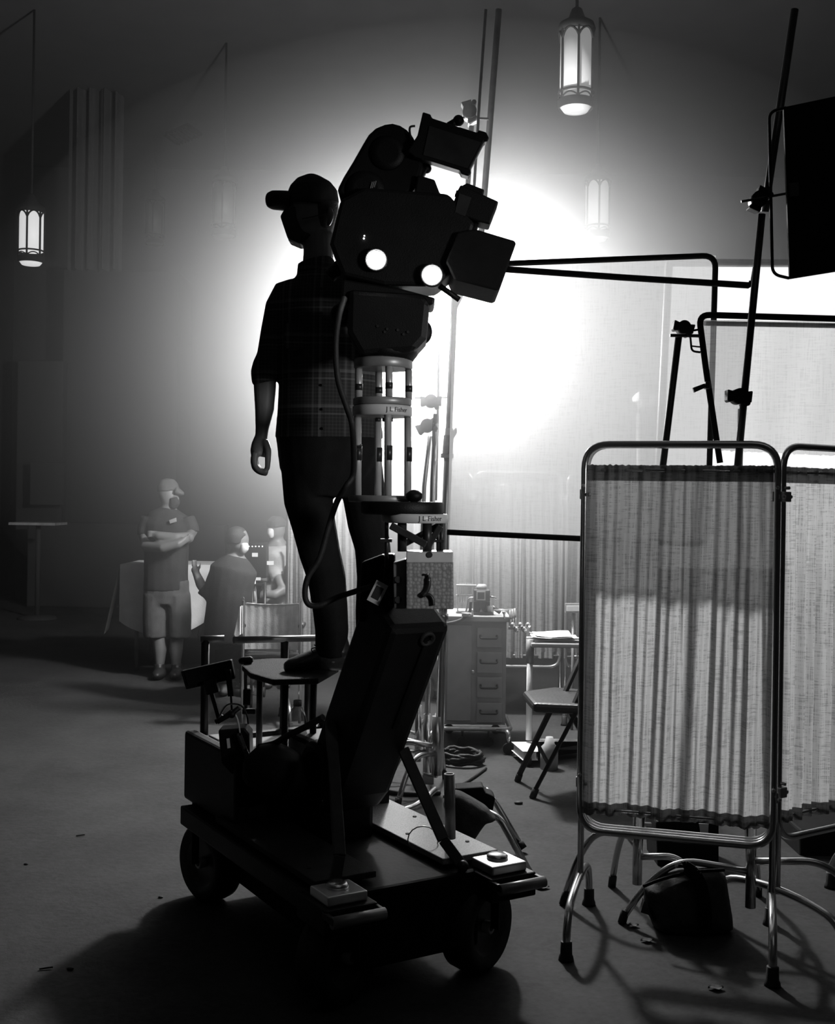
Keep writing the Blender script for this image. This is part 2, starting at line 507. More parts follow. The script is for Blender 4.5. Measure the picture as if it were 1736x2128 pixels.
# low front of the gallery on the far left, a framed panel below it and the long dark rail
q = P(132, 560, 16.6); q2 = P(372, 560, 16.6)
structure(MB().box(((q.x + q2.x) / 2, 17.1, q.z / 2), (q2.x - q.x, 1.0, q.z)).build('trim_1', 'wall_dark', bevel=0.02))
q = P(36, 748, 16.4); q2 = P(132, 748, 16.4)
structure(MB().box(((q.x + q2.x) / 2, 17.0, q.z / 2), (q2.x - q.x, 1.2, q.z)).build('trim_2', 'wall_dark', bevel=0.02))
mb = MB(); a, b = P(60, 960, 16.0), P(130, 1050, 16.0)
mb.box(((a.x + b.x) / 2, 16.1, (a.z + b.z) / 2), (b.x - a.x, .1, a.z - b.z))
fr = structure(mb.build('trim_3', 'wall_dark', bevel=0.01))
a, b = P(58, 1085, 15.5), P(470, 1085, 15.5)
structure(MB().box(((a.x + b.x) / 2, 15.6, a.z / 2), (b.x - a.x, 0.25, a.z)).build('trim_4', 'wall_dark', bevel=0.02))

# the haze the film crew pumped into the far part of the hall
m, nt, out = nodes_of('haze')
vs = nt.nodes.new('ShaderNodeVolumeScatter'); vs.inputs['Color'].default_value = (1, 1, 1, 1)
vs.inputs['Density'].default_value = HAZE_DENSITY; vs.inputs['Anisotropy'].default_value = HAZE_G
nt.links.new(vs.outputs[0], out.inputs['Volume']); MATS['haze'] = m
hz = MB().box(((XL + XR) / 2, (HAZE_Y0 + Y1) / 2, ZC / 2), (XR - XL - .04, Y1 - HAZE_Y0 - .04, ZC - .04)).build('haze', 'haze')
tag(hz, 'pale smoke haze hanging in the far part of the hall', 'haze', kind='stuff')

# thicker smoke rolling round the film lamp
m, nt, out = nodes_of('smoke')
vs = nt.nodes.new('ShaderNodeVolumeScatter'); vs.inputs['Color'].default_value = (1, 1, 1, 1); vs.inputs['Anisotropy'].default_value = SMOKE_G
tc = nt.nodes.new('ShaderNodeTexCoord')
ln_ = nt.nodes.new('ShaderNodeVectorMath'); ln_.operation = 'LENGTH'; nt.links.new(tc.outputs['Object'], ln_.inputs[0])
q1 = nt.nodes.new('ShaderNodeMath'); q1.operation = 'DIVIDE'; q1.inputs[1].default_value = SMOKE_R; nt.links.new(ln_.outputs['Value'], q1.inputs[0])
q2 = nt.nodes.new('ShaderNodeMath'); q2.operation = 'POWER'; q2.inputs[1].default_value = 2.0; nt.links.new(q1.outputs[0], q2.inputs[0])
q3 = nt.nodes.new('ShaderNodeMath'); q3.operation = 'MULTIPLY'; q3.inputs[1].default_value = -1.0; nt.links.new(q2.outputs[0], q3.inputs[0])
q4 = nt.nodes.new('ShaderNodeMath'); q4.operation = 'EXPONENT'; nt.links.new(q3.outputs[0], q4.inputs[0])
q5 = nt.nodes.new('ShaderNodeMath'); q5.operation = 'MULTIPLY'; q5.inputs[1].default_value = SMOKE_D; nt.links.new(q4.outputs[0], q5.inputs[0])
nt.links.new(q5.outputs[0], vs.inputs['Density']); nt.links.new(vs.outputs[0], out.inputs['Volume']); MATS['smoke'] = m
sk = MB().ball((0, 0, 0), 2.55, 32, 20).build('smoke_cloud', 'smoke', fixn=True)
sk.location = SMOKE_C; sk.scale = (1.28, 1.0, .86); sk.data.transform(Matrix.Translation((0, 0, -2.55)))
tag(sk, 'thick bright smoke rolling around the hidden film lamp', 'haze', kind='stuff')

# drapes on the far left
mb = MB(); a, b = P(140, 560, 14.2), P(250, 560, 14.2)
zt = ZC


def drape(u, v):
    x = a.x + (b.x - a.x) * u
    return Vector((x, 14.2 + 0.06 * math.sin(u * 26) + .02 * math.sin(u * 61), a.z + (zt - a.z - .25 * (u > .72) * (u - .72)) * v))


mb.grid(drape, 70, 4)
def drape2(u, v):
    p = drape(u, v); p.y += .05; return p
mb.grid(drape2, 70, 4)
tag(mb.build('drape', 'drape'), 'long dark pleated drape hanging high on the far left', 'drape')

# ceiling vent
c = P(393, 281, 14.9); k = 14.9 / F
pts = [P(355, 283, 15.0), P(409, 260, 15.4), P(437, 284, 15.0), P(385, 305, 14.6)]
pts = [Vector((p.x, 14.95 + (p.y - 15) * .9, ZC - .02)) for p in [Vector((P(355, 283, 15.8).x, 15.78, 0)), Vector((P(409, 260, 15.4).x, 15.3, 0)), Vector((P(437, 284, 15.8).x, 15.76, 0)), Vector((P(385, 305, 16.3).x, 16.25, 0))]]
vent = thing('ceiling_vent', 'dark square air vent turned diagonally in the ceiling', 'vent', (sum((p.x for p in pts)) / 4, sum((p.y for p in pts)) / 4, ZC - .04))
MB().prism([p + Vector((-.12, .2, 0)) for p in pts], (0, 0, .04)).build('frame', 'black_matte', vent)
mb = MB()
for i in range(1, 8):
    t = i / 8; s = pts[0].lerp(pts[1], t) + Vector((-.12, .2, -.03)); e = pts[3].lerp(pts[2], t) + Vector((-.12, .2, -.03)); mb.cut().bar(s, e, .02, .02)
mb.build('louvre', 'black_matte', vent)


# ------------------------------------------------------------------ hanging lanterns
def make_lantern(label, glow, px, py, d, rod_top=None, H=.46, R=.13):
    c = P(px, py, d)
    L = thing('pendant_lantern', label, 'lantern', c, group='pendant lanterns')
    MB().lathe([(R * .93, -H / 2), (R * .93, H / 2)], (0, 0, 0), seg=32).build('glass', glow, L, local=True)
    mb = MB(); n = 6
    for i in range(n):
        an = 2 * PI * (i + .5) / n
        mb.cut().bar((R * math.cos(an), R * math.sin(an), -H / 2 - .06), (R * math.cos(an), R * math.sin(an), H / 2 + .03), .016, .016)
    mb.build('rib', 'black_matte', L, local=True)
    mb = MB()
    for i in range(n):                                   # pointed arches over each pane and small tracery below
        a0 = 2 * PI * (i + .5) / n; pa = []; pb = []
        for j in range(9):
            t = j / 8; an = a0 + t * 2 * PI / n
            pa.append((R * math.cos(an), R * math.sin(an), H / 2 - .07 + .07 * math.sin(PI * t) ** .7))
            pb.append((R * math.cos(an), R * math.sin(an), -H / 2 - .055 + .03 * math.sin(PI * t)))
        mb.cut().tube(pa, .009, 6); mb.cut().tube(pb, .006, 6)
    mb.build('arch', 'black_matte', L, local=True); mb = MB()
    mb.tube([(R * math.cos(2 * PI * i / 32), R * math.sin(2 * PI * i / 32), -H / 2) for i in range(32)], .009, 6, True)
    mb.build('lower_ring', 'black_matte', L, local=True)
    MB().lathe([(R * 1.02, -.12 - H / 2), (R * 1.06, -.06 - H / 2), (R * 1.02, -.055 - H / 2), (R * .95, -.06 - H / 2), (R * .95, -.12 - H / 2), (R * 1.02, -.12 - H / 2)], (0, 0, 0), seg=32, cap=False).build('lower_band', 'black_matte', L, local=True)
    MB().lathe([(R * .3, -.15 - H / 2), (R * .7, -.14 - H / 2), (R * .93, -.10 - H / 2), (R * .93, -.09 - H / 2)], (0, 0, 0), seg=32).build('bowl', glow, L, local=True)
    MB().lathe([(R * 1.04, H / 2 - .005), (R * 1.1, H / 2 + .02), (R * 1.0, H / 2 + .06), (R * .5, H / 2 + .10), (R * .3, H / 2 + .17), (.012, H / 2 + .19)], (0, 0, 0), seg=32).build('crown', 'black_matte', L, local=True)
    MB().cyl((0, 0, H / 2 + .15), (0, 0, ZC - c.z), .012, 10).build('hanging_rod', 'black_matte', L, local=True)
    return L


make_lantern('large glowing lantern hanging at the top right, the nearest', 'lantern_soft', 1198, 130, 8.7)
make_lantern('pale glowing lantern half lost in the haze at right', 'lantern_soft', 1242, 425, 11.9)
make_lantern('bright lantern with black ribs hanging at the far left edge', 'lantern_glow', 65, 482, 11.9, H=.40)
make_lantern('unlit lantern, a faint shape in the haze at left', 'lantern_dim', 322, 455, 16.0)
make_lantern('unlit lantern on a thin rod, nearest the operator\'s cap', 'lantern_dim', 466, 425, 12.7)

# ------------------------------------------------------------------ privacy screens
def make_screen(label, loc, rz, seed, folded=0, W=.647, fold_amp=.016, cloth='gauze'):
    """local frame: x along the panel, y towards the back, z up; origin on the floor under the left post"""
    rnd = random.Random(seed)
    t = thing('privacy_screen', label, 'screen', loc, rz, 'hospital privacy screens')
    zt, zb = 1.705, .353

    def ring(y, r, x0=0., x1=W):
        return MB().tube(fillet([(x0, y, zb), (x0, y, zt), (x1, y, zt), (x1, y, zb)], .085, 8, True), r, 12, True)
    ring(0, .0125).build('frame', 'chrome', t, local=True)
    for i in range(folded):
        ring(.032 * (i + 1), .0115).build('folded_frame', 'chrome', t, local=True)
    for x in (0., W):
        MB().tube([(x, .016 * folded, .17), (x, .016 * folded, .62), (x, .012, 1.56)], .011, 12).build('post', 'chrome', t, local=True)
        pr = [(-.275, .03), (-.265, .10), (-.20, .16), (0, .185), (.20, .165), (.262, .10), (.272, .03)]
        ft = MB().tube(smooth_path([(x, s, z) for s, z in pr], 5), .0135, 12).build('foot', 'chrome', t, local=True)
        for s in (-.275, .272):
            MB().lathe([(.026, 0), (.024, .012), (.020, .02), (.019, .06), (.016, .062)], (x, s, 0), seg=16).build('rubber_cap', 'rubber', ft, local=True)
        mb = MB()
        for z in (.52, 1.53): mb.cut(); mb.box((x, .012 * folded, z), (.032, .05, .035)); mb.cyl((x, -.03, z + .03), (x, .0, z + .03), .006, 8); mb.ball((x + .02, -.018, z), .007)
        mb.build('hinge_clamp', 'steel', t, local=True, bevel=.003)
    z1, z0 = 1.615, .432
    for z in (z1, z0): MB().cyl((0, .0, z), (W, .0, z), .006, 10).build('curtain_rod', 'chrome', t, local=True)
    fr = [(rnd.uniform(14, 24), rnd.uniform(0, 6)), (rnd.uniform(34, 60), rnd.uniform(0, 6)), (rnd.uniform(80, 120), rnd.uniform(0, 6))]
    slant = [rnd.uniform(-.05, .05) for _ in range(3)]

    def sheet(u, v):
        pinch = .35 * math.exp(-((u - .55) / .06) ** 2)
        uu = u + (v - .5) * slant[0] * math.sin(u * PI)
        y = sum(A * math.sin(f * (uu + slant[k] * v * .4) + p) for k, ((f, p), A) in enumerate(zip(fr, (1.0, .8, .6))))
        y += 1.2 * pinch * math.sin(u * 160)
        z = z0 - .018 + (z1 - z0 + .036) * v
        z += .004 * noise.noise(Vector((u * 60, seed, v * 3))) * (1 if v in (0, 1) else 0)
        return Vector((.012 + (W - .024) * u, fold_amp * y * (.55 + .45 * math.sin(PI * min(v + .15, 1))), z))
    MB().grid(sheet, 240, 26).build('curtain', cloth, t, local=True, fixn=False)

    def hem(a, b):
        def f(u, v):
            p = sheet(u, a + (b - a) * v); p.y -= .004; return p
        return f
    MB().grid(hem(.955, 1.0), 200, 2).build('top_hem', 'gauze_hem', t, local=True, fixn=False)
    MB().grid(hem(0.0, .035), 200, 2).build('bottom_hem', 'gauze_hem', t, local=True, fixn=False)
    return t


make_screen('large privacy screen with grey gathered curtain in the right foreground', (.585, 4.05, 0), math.atan2(-.18, .62), 3, folded=2)
make_screen('privacy screen cut off by the right edge, its curtain partly bright', (1.252, 3.96, 0), math.radians(33), 11)
make_screen('pale backlit privacy screen behind the papers on the tray table', (.39, 8.05, 0), 0.0, 21, W=.62)
make_screen('far privacy screen half hidden behind the large foreground screen', (1.04, 8.0, 0), math.radians(24), 31)
make_screen('far privacy screen with dark gathered curtain behind the drawer cabinet', (-.02, 8.55, 0), math.radians(-42), 41, W=.55)
make_screen('far privacy screen seen between the operator\'s legs', (-.86, 7.7, 0), math.radians(12), 51, W=.62)

# ------------------------------------------------------------------ camera dolly (local frame: x across, -y forward, z up; origin under the front axle)
DOLLY_RZ = math.radians(31)
D = thing('camera_dolly', 'heavy black camera dolly on fat tyres with raised boom arm and standing board', 'camera dolly', (-.006, 3.575, 0), DOLLY_RZ)
DM = world_of(D)


def dl(x, y, z): return DM @ Vector((x, y, z))


mb = MB(); mb.box((0, .50, .22), (.44, 1.12, .24)); mb.box((0, .98, .31), (.60, .30, .14)); mb.box((0, .02, .24), (.40, .14, .16))
mb.build('chassis', 'black_matte', D, .012, local=True)
for s in (-1, 1):
    MB().box((s * .285, .52, .305), (.13, 1.18, .07)).build('side_rail', 'black_paint', D, .006, local=True)
    MB().box((s * .225, .40, .362), (.21, .80, .02)).build('deck_board', 'grip_deck' if s > 0 else 'board_grit', D, .003, local=True)  # left board gets a darker material in place of the shade on it
    mb = MB()
    for i in range(4): mb.cut().cyl((s * (.16 if i % 2 else .29), .12 + i * .17, .370), (s * (.16 if i % 2 else .29), .12 + i * .17, .375), .007, 10)
    mb.build('deck_bolt', 'engraving', D, local=True)
    # front corner outrigger with its polished plate, knob and bumper roller
    MB().box((s * .285, -.06, .30), (.17, .19, .075)).build('outrigger', 'black_paint', D, .006, local=True)
    pl = MB().box((s * .285, -.07, .352), (.13, .12, .03)).build('corner_plate', 'polished_plate', D, .005, local=True)
    MB().lathe([(.034, 0), (.034, .010), (.026, .016), (.005, .017)], (s * .285, -.06, .366), seg=24).build('knob', 'chrome', pl, local=True)
    bmp = MB().cyl((s * .285 - .085, -.195, .318), (s * .285 + .085, -.195, .318), .017, 16).build('bumper_roller', 'mid_metal', D, local=True)
    mb = MB()
    for e in (-.08, .08): mb.cut().box((s * .285 + e, -.17, .322), (.012, .07, .02))
    mb.build('bumper_bracket', 'dark_metal', D, .002, local=True)


def wheel(x, y, steer, R=.145, wd=.115):
    ax = Matrix.Rotation(steer, 4, 'Z') @ Vector((1, 0, 0)); c = Vector((x, y, R))
    h = wd / 2
    W = MB().lathe([(R * .62, -h * .8), (R * .86, -h), (R * .97, -h * .78), (R, -h * .35), (R, h * .35), (R * .97, h * .78), (R * .86, h), (R * .62, h * .8)], c, ax, 40, cap=False).build('wheel', 'rubber', D, local=True)
    MB().lathe([(R * .10, -h * .55), (R * .5, -h * .45), (R * .62, -h * .8), (R * .64, -h * .8), (R * .64, h * .8), (R * .62, h * .8), (R * .5, h * .45), (R * .10, h * .55)], c, ax, 32).build('rim', 'dark_metal', W, local=True)
    MB().lathe([(.012, -h * .98), (.020, -h * .98), (.020, h * .98), (.012, h * .98)], c, ax, 20).build('hub', 'mid_metal', W, local=True)
    MB().lathe([(.011, -h * 1.0), (.011, h * 1.0)], c, ax, 16).build('axle', 'engraving', W, local=True)
    up = Vector((0, 0, 1)); side = ax.cross(up).normalized()
    f = MB(); f.bar(c + ax * (h + .012), c + ax * (h + .012) + up * .12, .03, .008, side); f.bar(c - ax * (h + .012), c - ax * (h + .012) + up * .12, .03, .008, side)
    f.box(c + up * (R + .022) - up * 0, (.05, .05, .014)); f.cyl(c + up * (R + .02), c + up * (R + .05), .025, 16)
    f.build('fork', 'black_paint', D, local=True)


wheel(-.25, .0, math.radians(-66)); wheel(.25, .0, math.radians(-66)); wheel(-.26, 1.02, math.radians(12)); wheel(.26, 1.02, math.radians(12))

# rear tray with the lit panel top
mb = MB(); mb.box((-.285, .93, .475), (.05, .52, .26)); mb.box((.285, .93, .475), (.05, .52, .26)); mb.box((0, 1.17, .50), (.56, .04, .16)); mb.box((0, .70, .46), (.53, .03, .18))
mb.build('rear_tray', 'black_paint', D, .012, local=True)
MB().box((0, .93, .55), (.52, .44, .02)).build('tray_panel', 'plate_metal', D, .003, local=True)
MB().box((-.17, 1.09, .575), (.12, .10, .03)).build('tray_box', 'plate_metal', D, .004, local=True)
mb = MB(); mb.box((0, .56, .50), (.20, .30, .34)); mb.cyl((-.12, .47, .58), (.12, .47, .58), .10, 28)
mb.build('arm_pedestal', 'black_paint', D, .02, local=True)

# push bar: two pieces of tube with a gap, on posts
a, b, c, d = P(417, 1329, 4.48), P(466, 1327, 4.50), P(486, 1330, 4.52), P(668, 1326, 4.72)
MB().tube([a, b], .0135, 14).build('push_bar', 'mid_metal', D)
MB().tube([c, d], .0135, 14).build('push_bar', 'mid_metal', D)
for px, dd, r in ((427, 4.485, .016), (592, 4.64, .016)):
    p = P(px, 1330, dd); MB().cyl((p.x, p.y, .40), p, r, 14).build('push_bar_post', 'dark_metal', D)
# shift lever with padded knob
p, q = P(510, 1380, 4.35), P(512, 1540, 4.33)
lv = MB().cyl(q, p, .007, 10).build('shift_lever', 'mid_metal', D)
MB().tube([P(497, 1375, 4.35), P(503, 1373.5, 4.35), P(521, 1371.5, 4.35), P(526, 1371, 4.35)], [.008, .0145, .0145, .008], 14).build('grip', 'rubber', lv)
mb = MB(); mb.box(P(514, 1448, 4.33), (.028, .03, .06)); mb.box(P(518, 1478, 4.33), (.05, .025, .02)); mb.build('valve_block', 'black_paint', lv, .003)
# standing board on its posts
bp_ = [P(503, 1402, 4.30), P(520, 1414, 4.12), P(566, 1426, 3.98), P(662, 1425, 4.02), P(704, 1404, 4.30), P(660, 1396, 4.52), P(520, 1396, 4.50)]
zb_ = .866
bd = MB().prism([Vector((p.x, p.y, zb_)) for p in bp_], (0, 0, .022)).build('standing_board', 'board_grit', D, .006)
for px, dd in ((593, 4.10), (652, 4.10), (540, 4.38), (640, 4.42)):
    p = P(px, 1430, dd); MB().cyl((p.x, p.y, .35), (p.x, p.y, zb_), .012, 12).build('board_post', 'dark_metal', bd)

# boom arm
def arm_pt(t): return Vector((0, .40 - .40 * t, .57 + .60 * t))


mb = MB(); ax0, ax1 = Vector((0, .47, .46)), Vector((0, .035, 1.165))
t_ = (ax1 - ax0).normalized(); nrm = Vector((0, -t_.z, t_.y))             # pointing forward / up
W2 = .108; th = .20
prof = [ax0 + nrm * (th * .15), ax0 + nrm * .075 + t_ * .03, ax0 + nrm * th * .52 + t_ * .13, ax1 + nrm * th * .5, ax1 - nrm * th * .5, ax0 - nrm * th * .55 + t_ * .1, ax0 - nrm * th * .4]
arm = mb.prism(prof, (2 * W2, 0, 0)).build('boom_arm', 'black_paint', D, .022, local=True)
mb = MB(); f0, f1 = ax0 + t_ * .42 + nrm * th * .515, ax0 + t_ * .77 + nrm * th * .508
mb.bar(f0 + Vector((.028, 0, 0)), f1 + Vector((.034, 0, 0)), .02, .012, nrm)
mb.build('arm_rib', 'black_matte', arm, .004, local=True)
mb = MB(); hc = ax0 + t_ * .785 + nrm * th * .52
mb.lathe([(.026, -.012), (.026, .006), (.018, .008), (.017, -.004)], hc + Vector((.03, 0, 0)), nrm, 24); mb.build('arm_port', 'engraving', arm, local=True)
# label plate on the arm's left side
pc = dl(-.112, .14, 1.02)
M = Matrix.Translation(P(785, 1232, 3.52)) @ Matrix.Rotation(DOLLY_RZ - PI / 2 + .9, 4, 'Z') @ Matrix.Rotation(PI / 2, 4, 'X') @ Matrix.Rotation(-.45, 4, 'Z')
lp = MB().prism([M @ Vector(v) for v in ((-.02, -.034, 0), (.02, -.034, 0), (.02, .034, 0), (-.02, .034, 0))], (M.to_3x3() @ Vector((0, 0, .003)))).build('label_plate', 'plate_metal', arm)
MB().prism([M @ Vector(v) for v in ((-.012, -.02, .002), (.012, -.02, .002), (.012, .02, .002), (-.012, .02, .002))], (M.to_3x3() @ Vector((0, 0, .002)))).build('label_mark', 'engraving', lp)
# struts from the arm foot to the front corners
for s, top, bend, end in ((1, P(838, 1556, 3.82), P(922, 1746, 3.68), P(962, 1800, 3.62)), (-1, P(688, 1500, 3.80), P(706, 1778, 3.46), P(694, 1846, 3.42))):
    mb = MB(); mb.bar(top, bend, .038, .014, (.3, -1, 0)); mb.bar(bend, end, .034, .014, (.3, -1, 0)); mb.ball(end, .019)
    mb.build('strut', 'dark_metal', D, .003)
# open-topped chrome socket post on the right deck
a, b = P(936, 1742, 3.80), P(934, 1608, 3.80)
sp = MB().lathe([(.018, 0), (.018, (b - a).length), (.012, (b - a).length), (.012, (b - a).length - .02)], a, b - a, 24).build('socket_post', 'mid_metal', D)
mb = MB(); q = P(921, 1656, 3.80); mb.cyl(q, q + Vector((.02, 0, 0)), .006, 10); mb.cut().tube([P(930, 1746, 3.8) + Vector((.05 * math.cos(k / 16 * 2 * PI) - .08, 0, .045 * math.sin(k / 16 * 2 * PI))) for k in range(16)], .0022, 6, True)
mb.build('locking_pin', 'chrome', sp)

# --- the levelling head at the end of the arm (pixel-measured at its own distance)
HD = 3.50


def disc(px, py, r_px, h_px, d, name, mt, parent, bev=.15):
    c = P(px, py, d); r = r_px * d / F; h = h_px * d / F; e = min(h * bev, .004)
    return MB().lathe([(r - e, -h / 2), (r, -h / 2 + e), (r, h / 2 - e), (r - e, h / 2)], c, (0, 0, 1), 48).build(name, mt, parent)


upd = disc(836, 1056, 86, 27, HD + .10, 'turntable', 'black_paint', D)
pd = disc(863, 1077, 69, 19, HD + .06, 'head_ring', 'plate_metal', D)
cc = P(863, 1077, HD + .06); rr = 69 * (HD + .06) / F
text_mesh('lettering', 'J L Fisher', .02, Matrix.Translation(cc), 'engraving', pd, cyl_r=rr, phi=.50, width=.082)
bx = P(893, 1204, HD)
blk = MB(); kx = HD / F
blk.prism(pxs([(845, 1150), (941, 1150), (942, 1262), (845, 1262)], HD), (0, .13, 0))
bo = blk.build('head_block', 'tread_plate', D, .004)
MB().prism(pxs([(845, 1145), (941, 1145), (941, 1167), (845, 1167)], HD), (0, .138, 0)).build('top_plate', 'plate_metal', bo, .003)
mb = MB(); k_ = P(893, 1153, HD - .072); mb.cyl(k_, k_ + Vector((0, .02, 0)), .009, 20); mb.build('bolt', 'engraving', bo)
mb = MB(); mb.tube(smooth_path(pxs([(890, 1192), (892, 1205), (891, 1218), (886, 1230), (878, 1238)], HD - .072), 5), [.004] * 4 + [.007] * 13 + [.008] * 4, 10)
mb.tube(smooth_path(pxs([(880, 1236), (892, 1236), (899, 1244), (901, 1258)], HD - .072), 5), .005, 8); mb.build('latch', 'dark_metal', bo)
mb = MB(); mb.ball(P(889, 1193, HD - .078), .004); mb.cut().ball(P(892, 1206, HD - .078), .003); mb.build('latch_tip', 'chrome', bo)
sd = MB().prism(pxs([(818, 1168), (845, 1160), (845, 1262), (820, 1262)], HD + .02), (0, .10, 0)).build('side_plate', 'mid_metal', D, .004)
mb = MB()
for y in (1204, 1246): q = P(828, y, HD - .03); mb.cut().cyl(q, q + Vector((0, -.012, 0)), .010, 16)
mb.build('side_bolt', 'engraving', sd)
mb = MB(); mb.prism(pxs([(800, 1150), (822, 1150), (820, 1262), (808, 1255), (796, 1225)], HD + .10), (0, .10, 0)); mb.prism(pxs([(752, 1168), (800, 1150), (800, 1260), (775, 1290), (746, 1290)], HD + .16), (0, .08, 0))
mb.build('arm_knuckle', 'black_paint', D, .008)
# crossed struts between ring and block
for p0, p1, dd, wd in (((812, 1092), (886, 1132), HD - .03, 15), ((912, 1092), (838, 1132), HD + .05, 13), ((916, 1092), (890, 1136), HD + .01, 13)):
    MB().bar(P(*p0, dd), P(*p1, dd), wd * kx, .016, (0, 1, 0)).build('head_strut', 'dark_metal', D, .003)
for px in (888, 836): MB().cyl(P(px, 1085, HD), P(px, 1146, HD), .014, 14).build('jack_screw', 'dark_metal', D)
for px, pyb in ((804, 1180), (911, 1148), (918, 1148)): MB().cyl(P(px, 1085, HD + .02), P(px, pyb, HD + .02), .006, 10).build('guide_pin', 'dark_metal', D)
mb = MB(); mb.box(P(912, 1124, HD + .02), (.03, .03, .008)); mb.cut().box(P(803, 1123, HD + .02), (.035, .03, .010)); mb.build('stop_lug', 'dark_metal', D)
MB().ball(P(861, 1031, HD + .03), (.024, .024, .02)).lathe([(.02, 0), (.026, .01), (.026, .02), (.016, .028)], P(861, 1040, HD + .03), seg=14).build('clamp_knob', 'black_paint', D)

# ------------------------------------------------------------------ tubular riser
RD = 3.66
RZ = thing('camera_riser', 'striped open tube riser carrying the film camera above the dolly arm', 'camera riser', P(797, 1046, RD))
base = disc(800, 1037, 76, 14, RD, 'base_plate', 'mid_metal', RZ)
mid2 = disc(795, 855, 62, 22, RD, 'middle_ring', 'plate_metal', RZ)
mid1 = disc(795, 836, 61, 15, RD, 'joint_ring', 'mid_metal', RZ)
top = disc(797, 757, 61, 21, RD, 'top_plate', 'mid_metal', RZ)
cc = P(795, 855, RD); text_mesh('lettering', 'J L Fisher', .02, Matrix.Translation(cc), 'engraving', mid2, cyl_r=62 * RD / F, phi=.56, width=.078)
R_ = 53 * RD / F
for k in range(4):
    an = math.radians(193 + k * 90)
    for (py0, py1, bands) in ((1031, 866, (958, 928)), (829, 767, (813, 800))):
        c0 = P(796 if py0 > 900 else 798, py0, RD); c1 = P(796 if py0 > 900 else 798, py1, RD); off = Vector((math.cos(an), math.sin(an), 0)) * R_
        rod = MB().cyl(c0 + off, c1 + off, .0115, 16).build('riser_rod', 'steel', RZ)
        h0, h1 = P(796, bands[0], RD).z, P(796, bands[1], RD).z
        MB().cyl(Vector((c0.x, c0.y, h0)) + off, Vector((c0.x, c0.y, h1)) + off, .0122, 16).build('tape_band', 'dark_metal', rod)
mb = MB()
for px in (786, 800, 812): mb.cut().cyl(P(px, 868, RD), P(px, 876, RD), .008, 10)
mb.build('wing_nut', 'dark_metal', mid2)
# black cable tie round one rod
mb = MB()
for y in (925, 932):
    c = P(742, y, RD - .03); mb.cut().tube([c + Vector((.0145 * math.cos(k / 14 * 2 * PI), .0145 * math.sin(k / 14 * 2 * PI), .003 * math.sin(k / 14 * 2 * PI))) for k in range(14)], .0022, 6, True)
mb.build('cable_tie', 'rubber', RZ)

# ------------------------------------------------------------------ geared head
GD = 3.66
G = thing('geared_head', 'black geared tripod head bolted on top of the tube riser', 'tripod head', P(800, 746, GD))
MB().prism(pxs([(728, 612), (880, 622), (893, 640), (886, 712), (862, 738), (752, 746), (726, 700)], GD), (0, .20, 0)).build('head_body', 'black_paint', G, .02)
MB().lathe([(.085, -.02), (.10, 0), (.10, .02), (.09, .03)], P(803, 738, GD), (0, 0, 1), 32).build('pan_base', 'black_paint', G)
MB().prism(pxs([(716, 590), (830, 608), (905, 628), (900, 642), (820, 640), (712, 640)], GD), (0, .16, 0)).build('tilt_plate', 'black_paint', G, .006)
for px, py, r, wdt in ((884, 690, 30, .03), (726, 655, 26, .03)):
    c = P(px - 14, py, GD + .11)
    rw = r * GD / F; hw_ = MB().lathe([(rw * .3, -.02), (rw * .8, -.016), (rw, -.006), (rw, .006), (rw * .8, .016), (rw * .3, .02)], c, (0, 1, 0), 28).build('hand_wheel', 'black_paint', G)
    MB().cyl(c + Vector((0, .01, 0)), c - Vector((0, .06, 0)), .02, 14).build('spindle', 'dark_metal', hw_)
mb = MB()
for px, py in ((785, 678), (805, 684), (827, 686), (848, 690), (800, 690), (839, 695)): q = P(px, py, GD - .102); mb.cut().cyl(q, q + Vector((0, -.003, 0)), .004, 10)
mb.build('head_screw', 'dark_metal', G)
# ------------------------------------------------------------------ film camera, tilted down to the right
CD = 3.66
K = thing('film_camera', 'black film camera tilted down to the right with magazine, monitor and matte box', 'camera', P(800, 610, CD))
MB().prism(pxs([(712, 430), (760, 405), (930, 418), (985, 478), (960, 560), (905, 606), (800, 604), (716, 584), (690, 520)], CD), (0, .19, 0)).build('camera_body', 'black_paint', K, .012)
mag = [(703, 404), (716, 378), (736, 345), (757, 308), (768, 290), (782, 277), (801, 269), (817, 267), (832, 271), (846, 280), (856, 291), (880, 330), (878, 360), (868, 395), (820, 440), (720, 440)]
mg = MB().prism(pxs(mag, CD + .01), (0, .115, 0)).build('magazine', 'black_matte', K, .012)
for px, py, r in ((806, 318, 36), (760, 395, 40)):
    c = P(px, py, CD - .05); MB().lathe([(r * CD / F, 0), (r * CD / F * .97, .006), (r * CD / F * .6, .008)], c, (0, -1, 0), 32).build('reel_cover', 'black_paint', mg)
mb = MB()
for i in range(3): mb.cut().bar(P(770 + i * 4, 393 - i * 2, CD - .062), P(774 + i * 4, 378 - i * 1, CD - .062), .002, .003)
mb.build('latch_mark', 'mid_metal', mg)
mo = MB().prism(pxs([(879, 237), (895, 242), (898, 250), (992, 280), (994, 274), (1010, 279), (1016, 291), (1012, 299), (1006, 298), (977, 355), (979, 364), (973, 370), (958, 365), (956, 358), (895, 339), (862, 330), (848, 318), (868, 285)], CD - .06), (0, .045, 0)).build('monitor', 'black_paint', K, .004)
MB().prism(pxs([(893, 262), (1000, 296), (972, 350), (880, 322)], CD - .085), (0, .004, 0)).build('monitor_back_plate', 'dark_metal', mo)
MB().tube(smooth_path(pxs([(863, 262), (853, 264), (852, 276), (856, 290)], CD - .06), 6), .0035, 8).build('monitor_cable', 'rubber', mo)
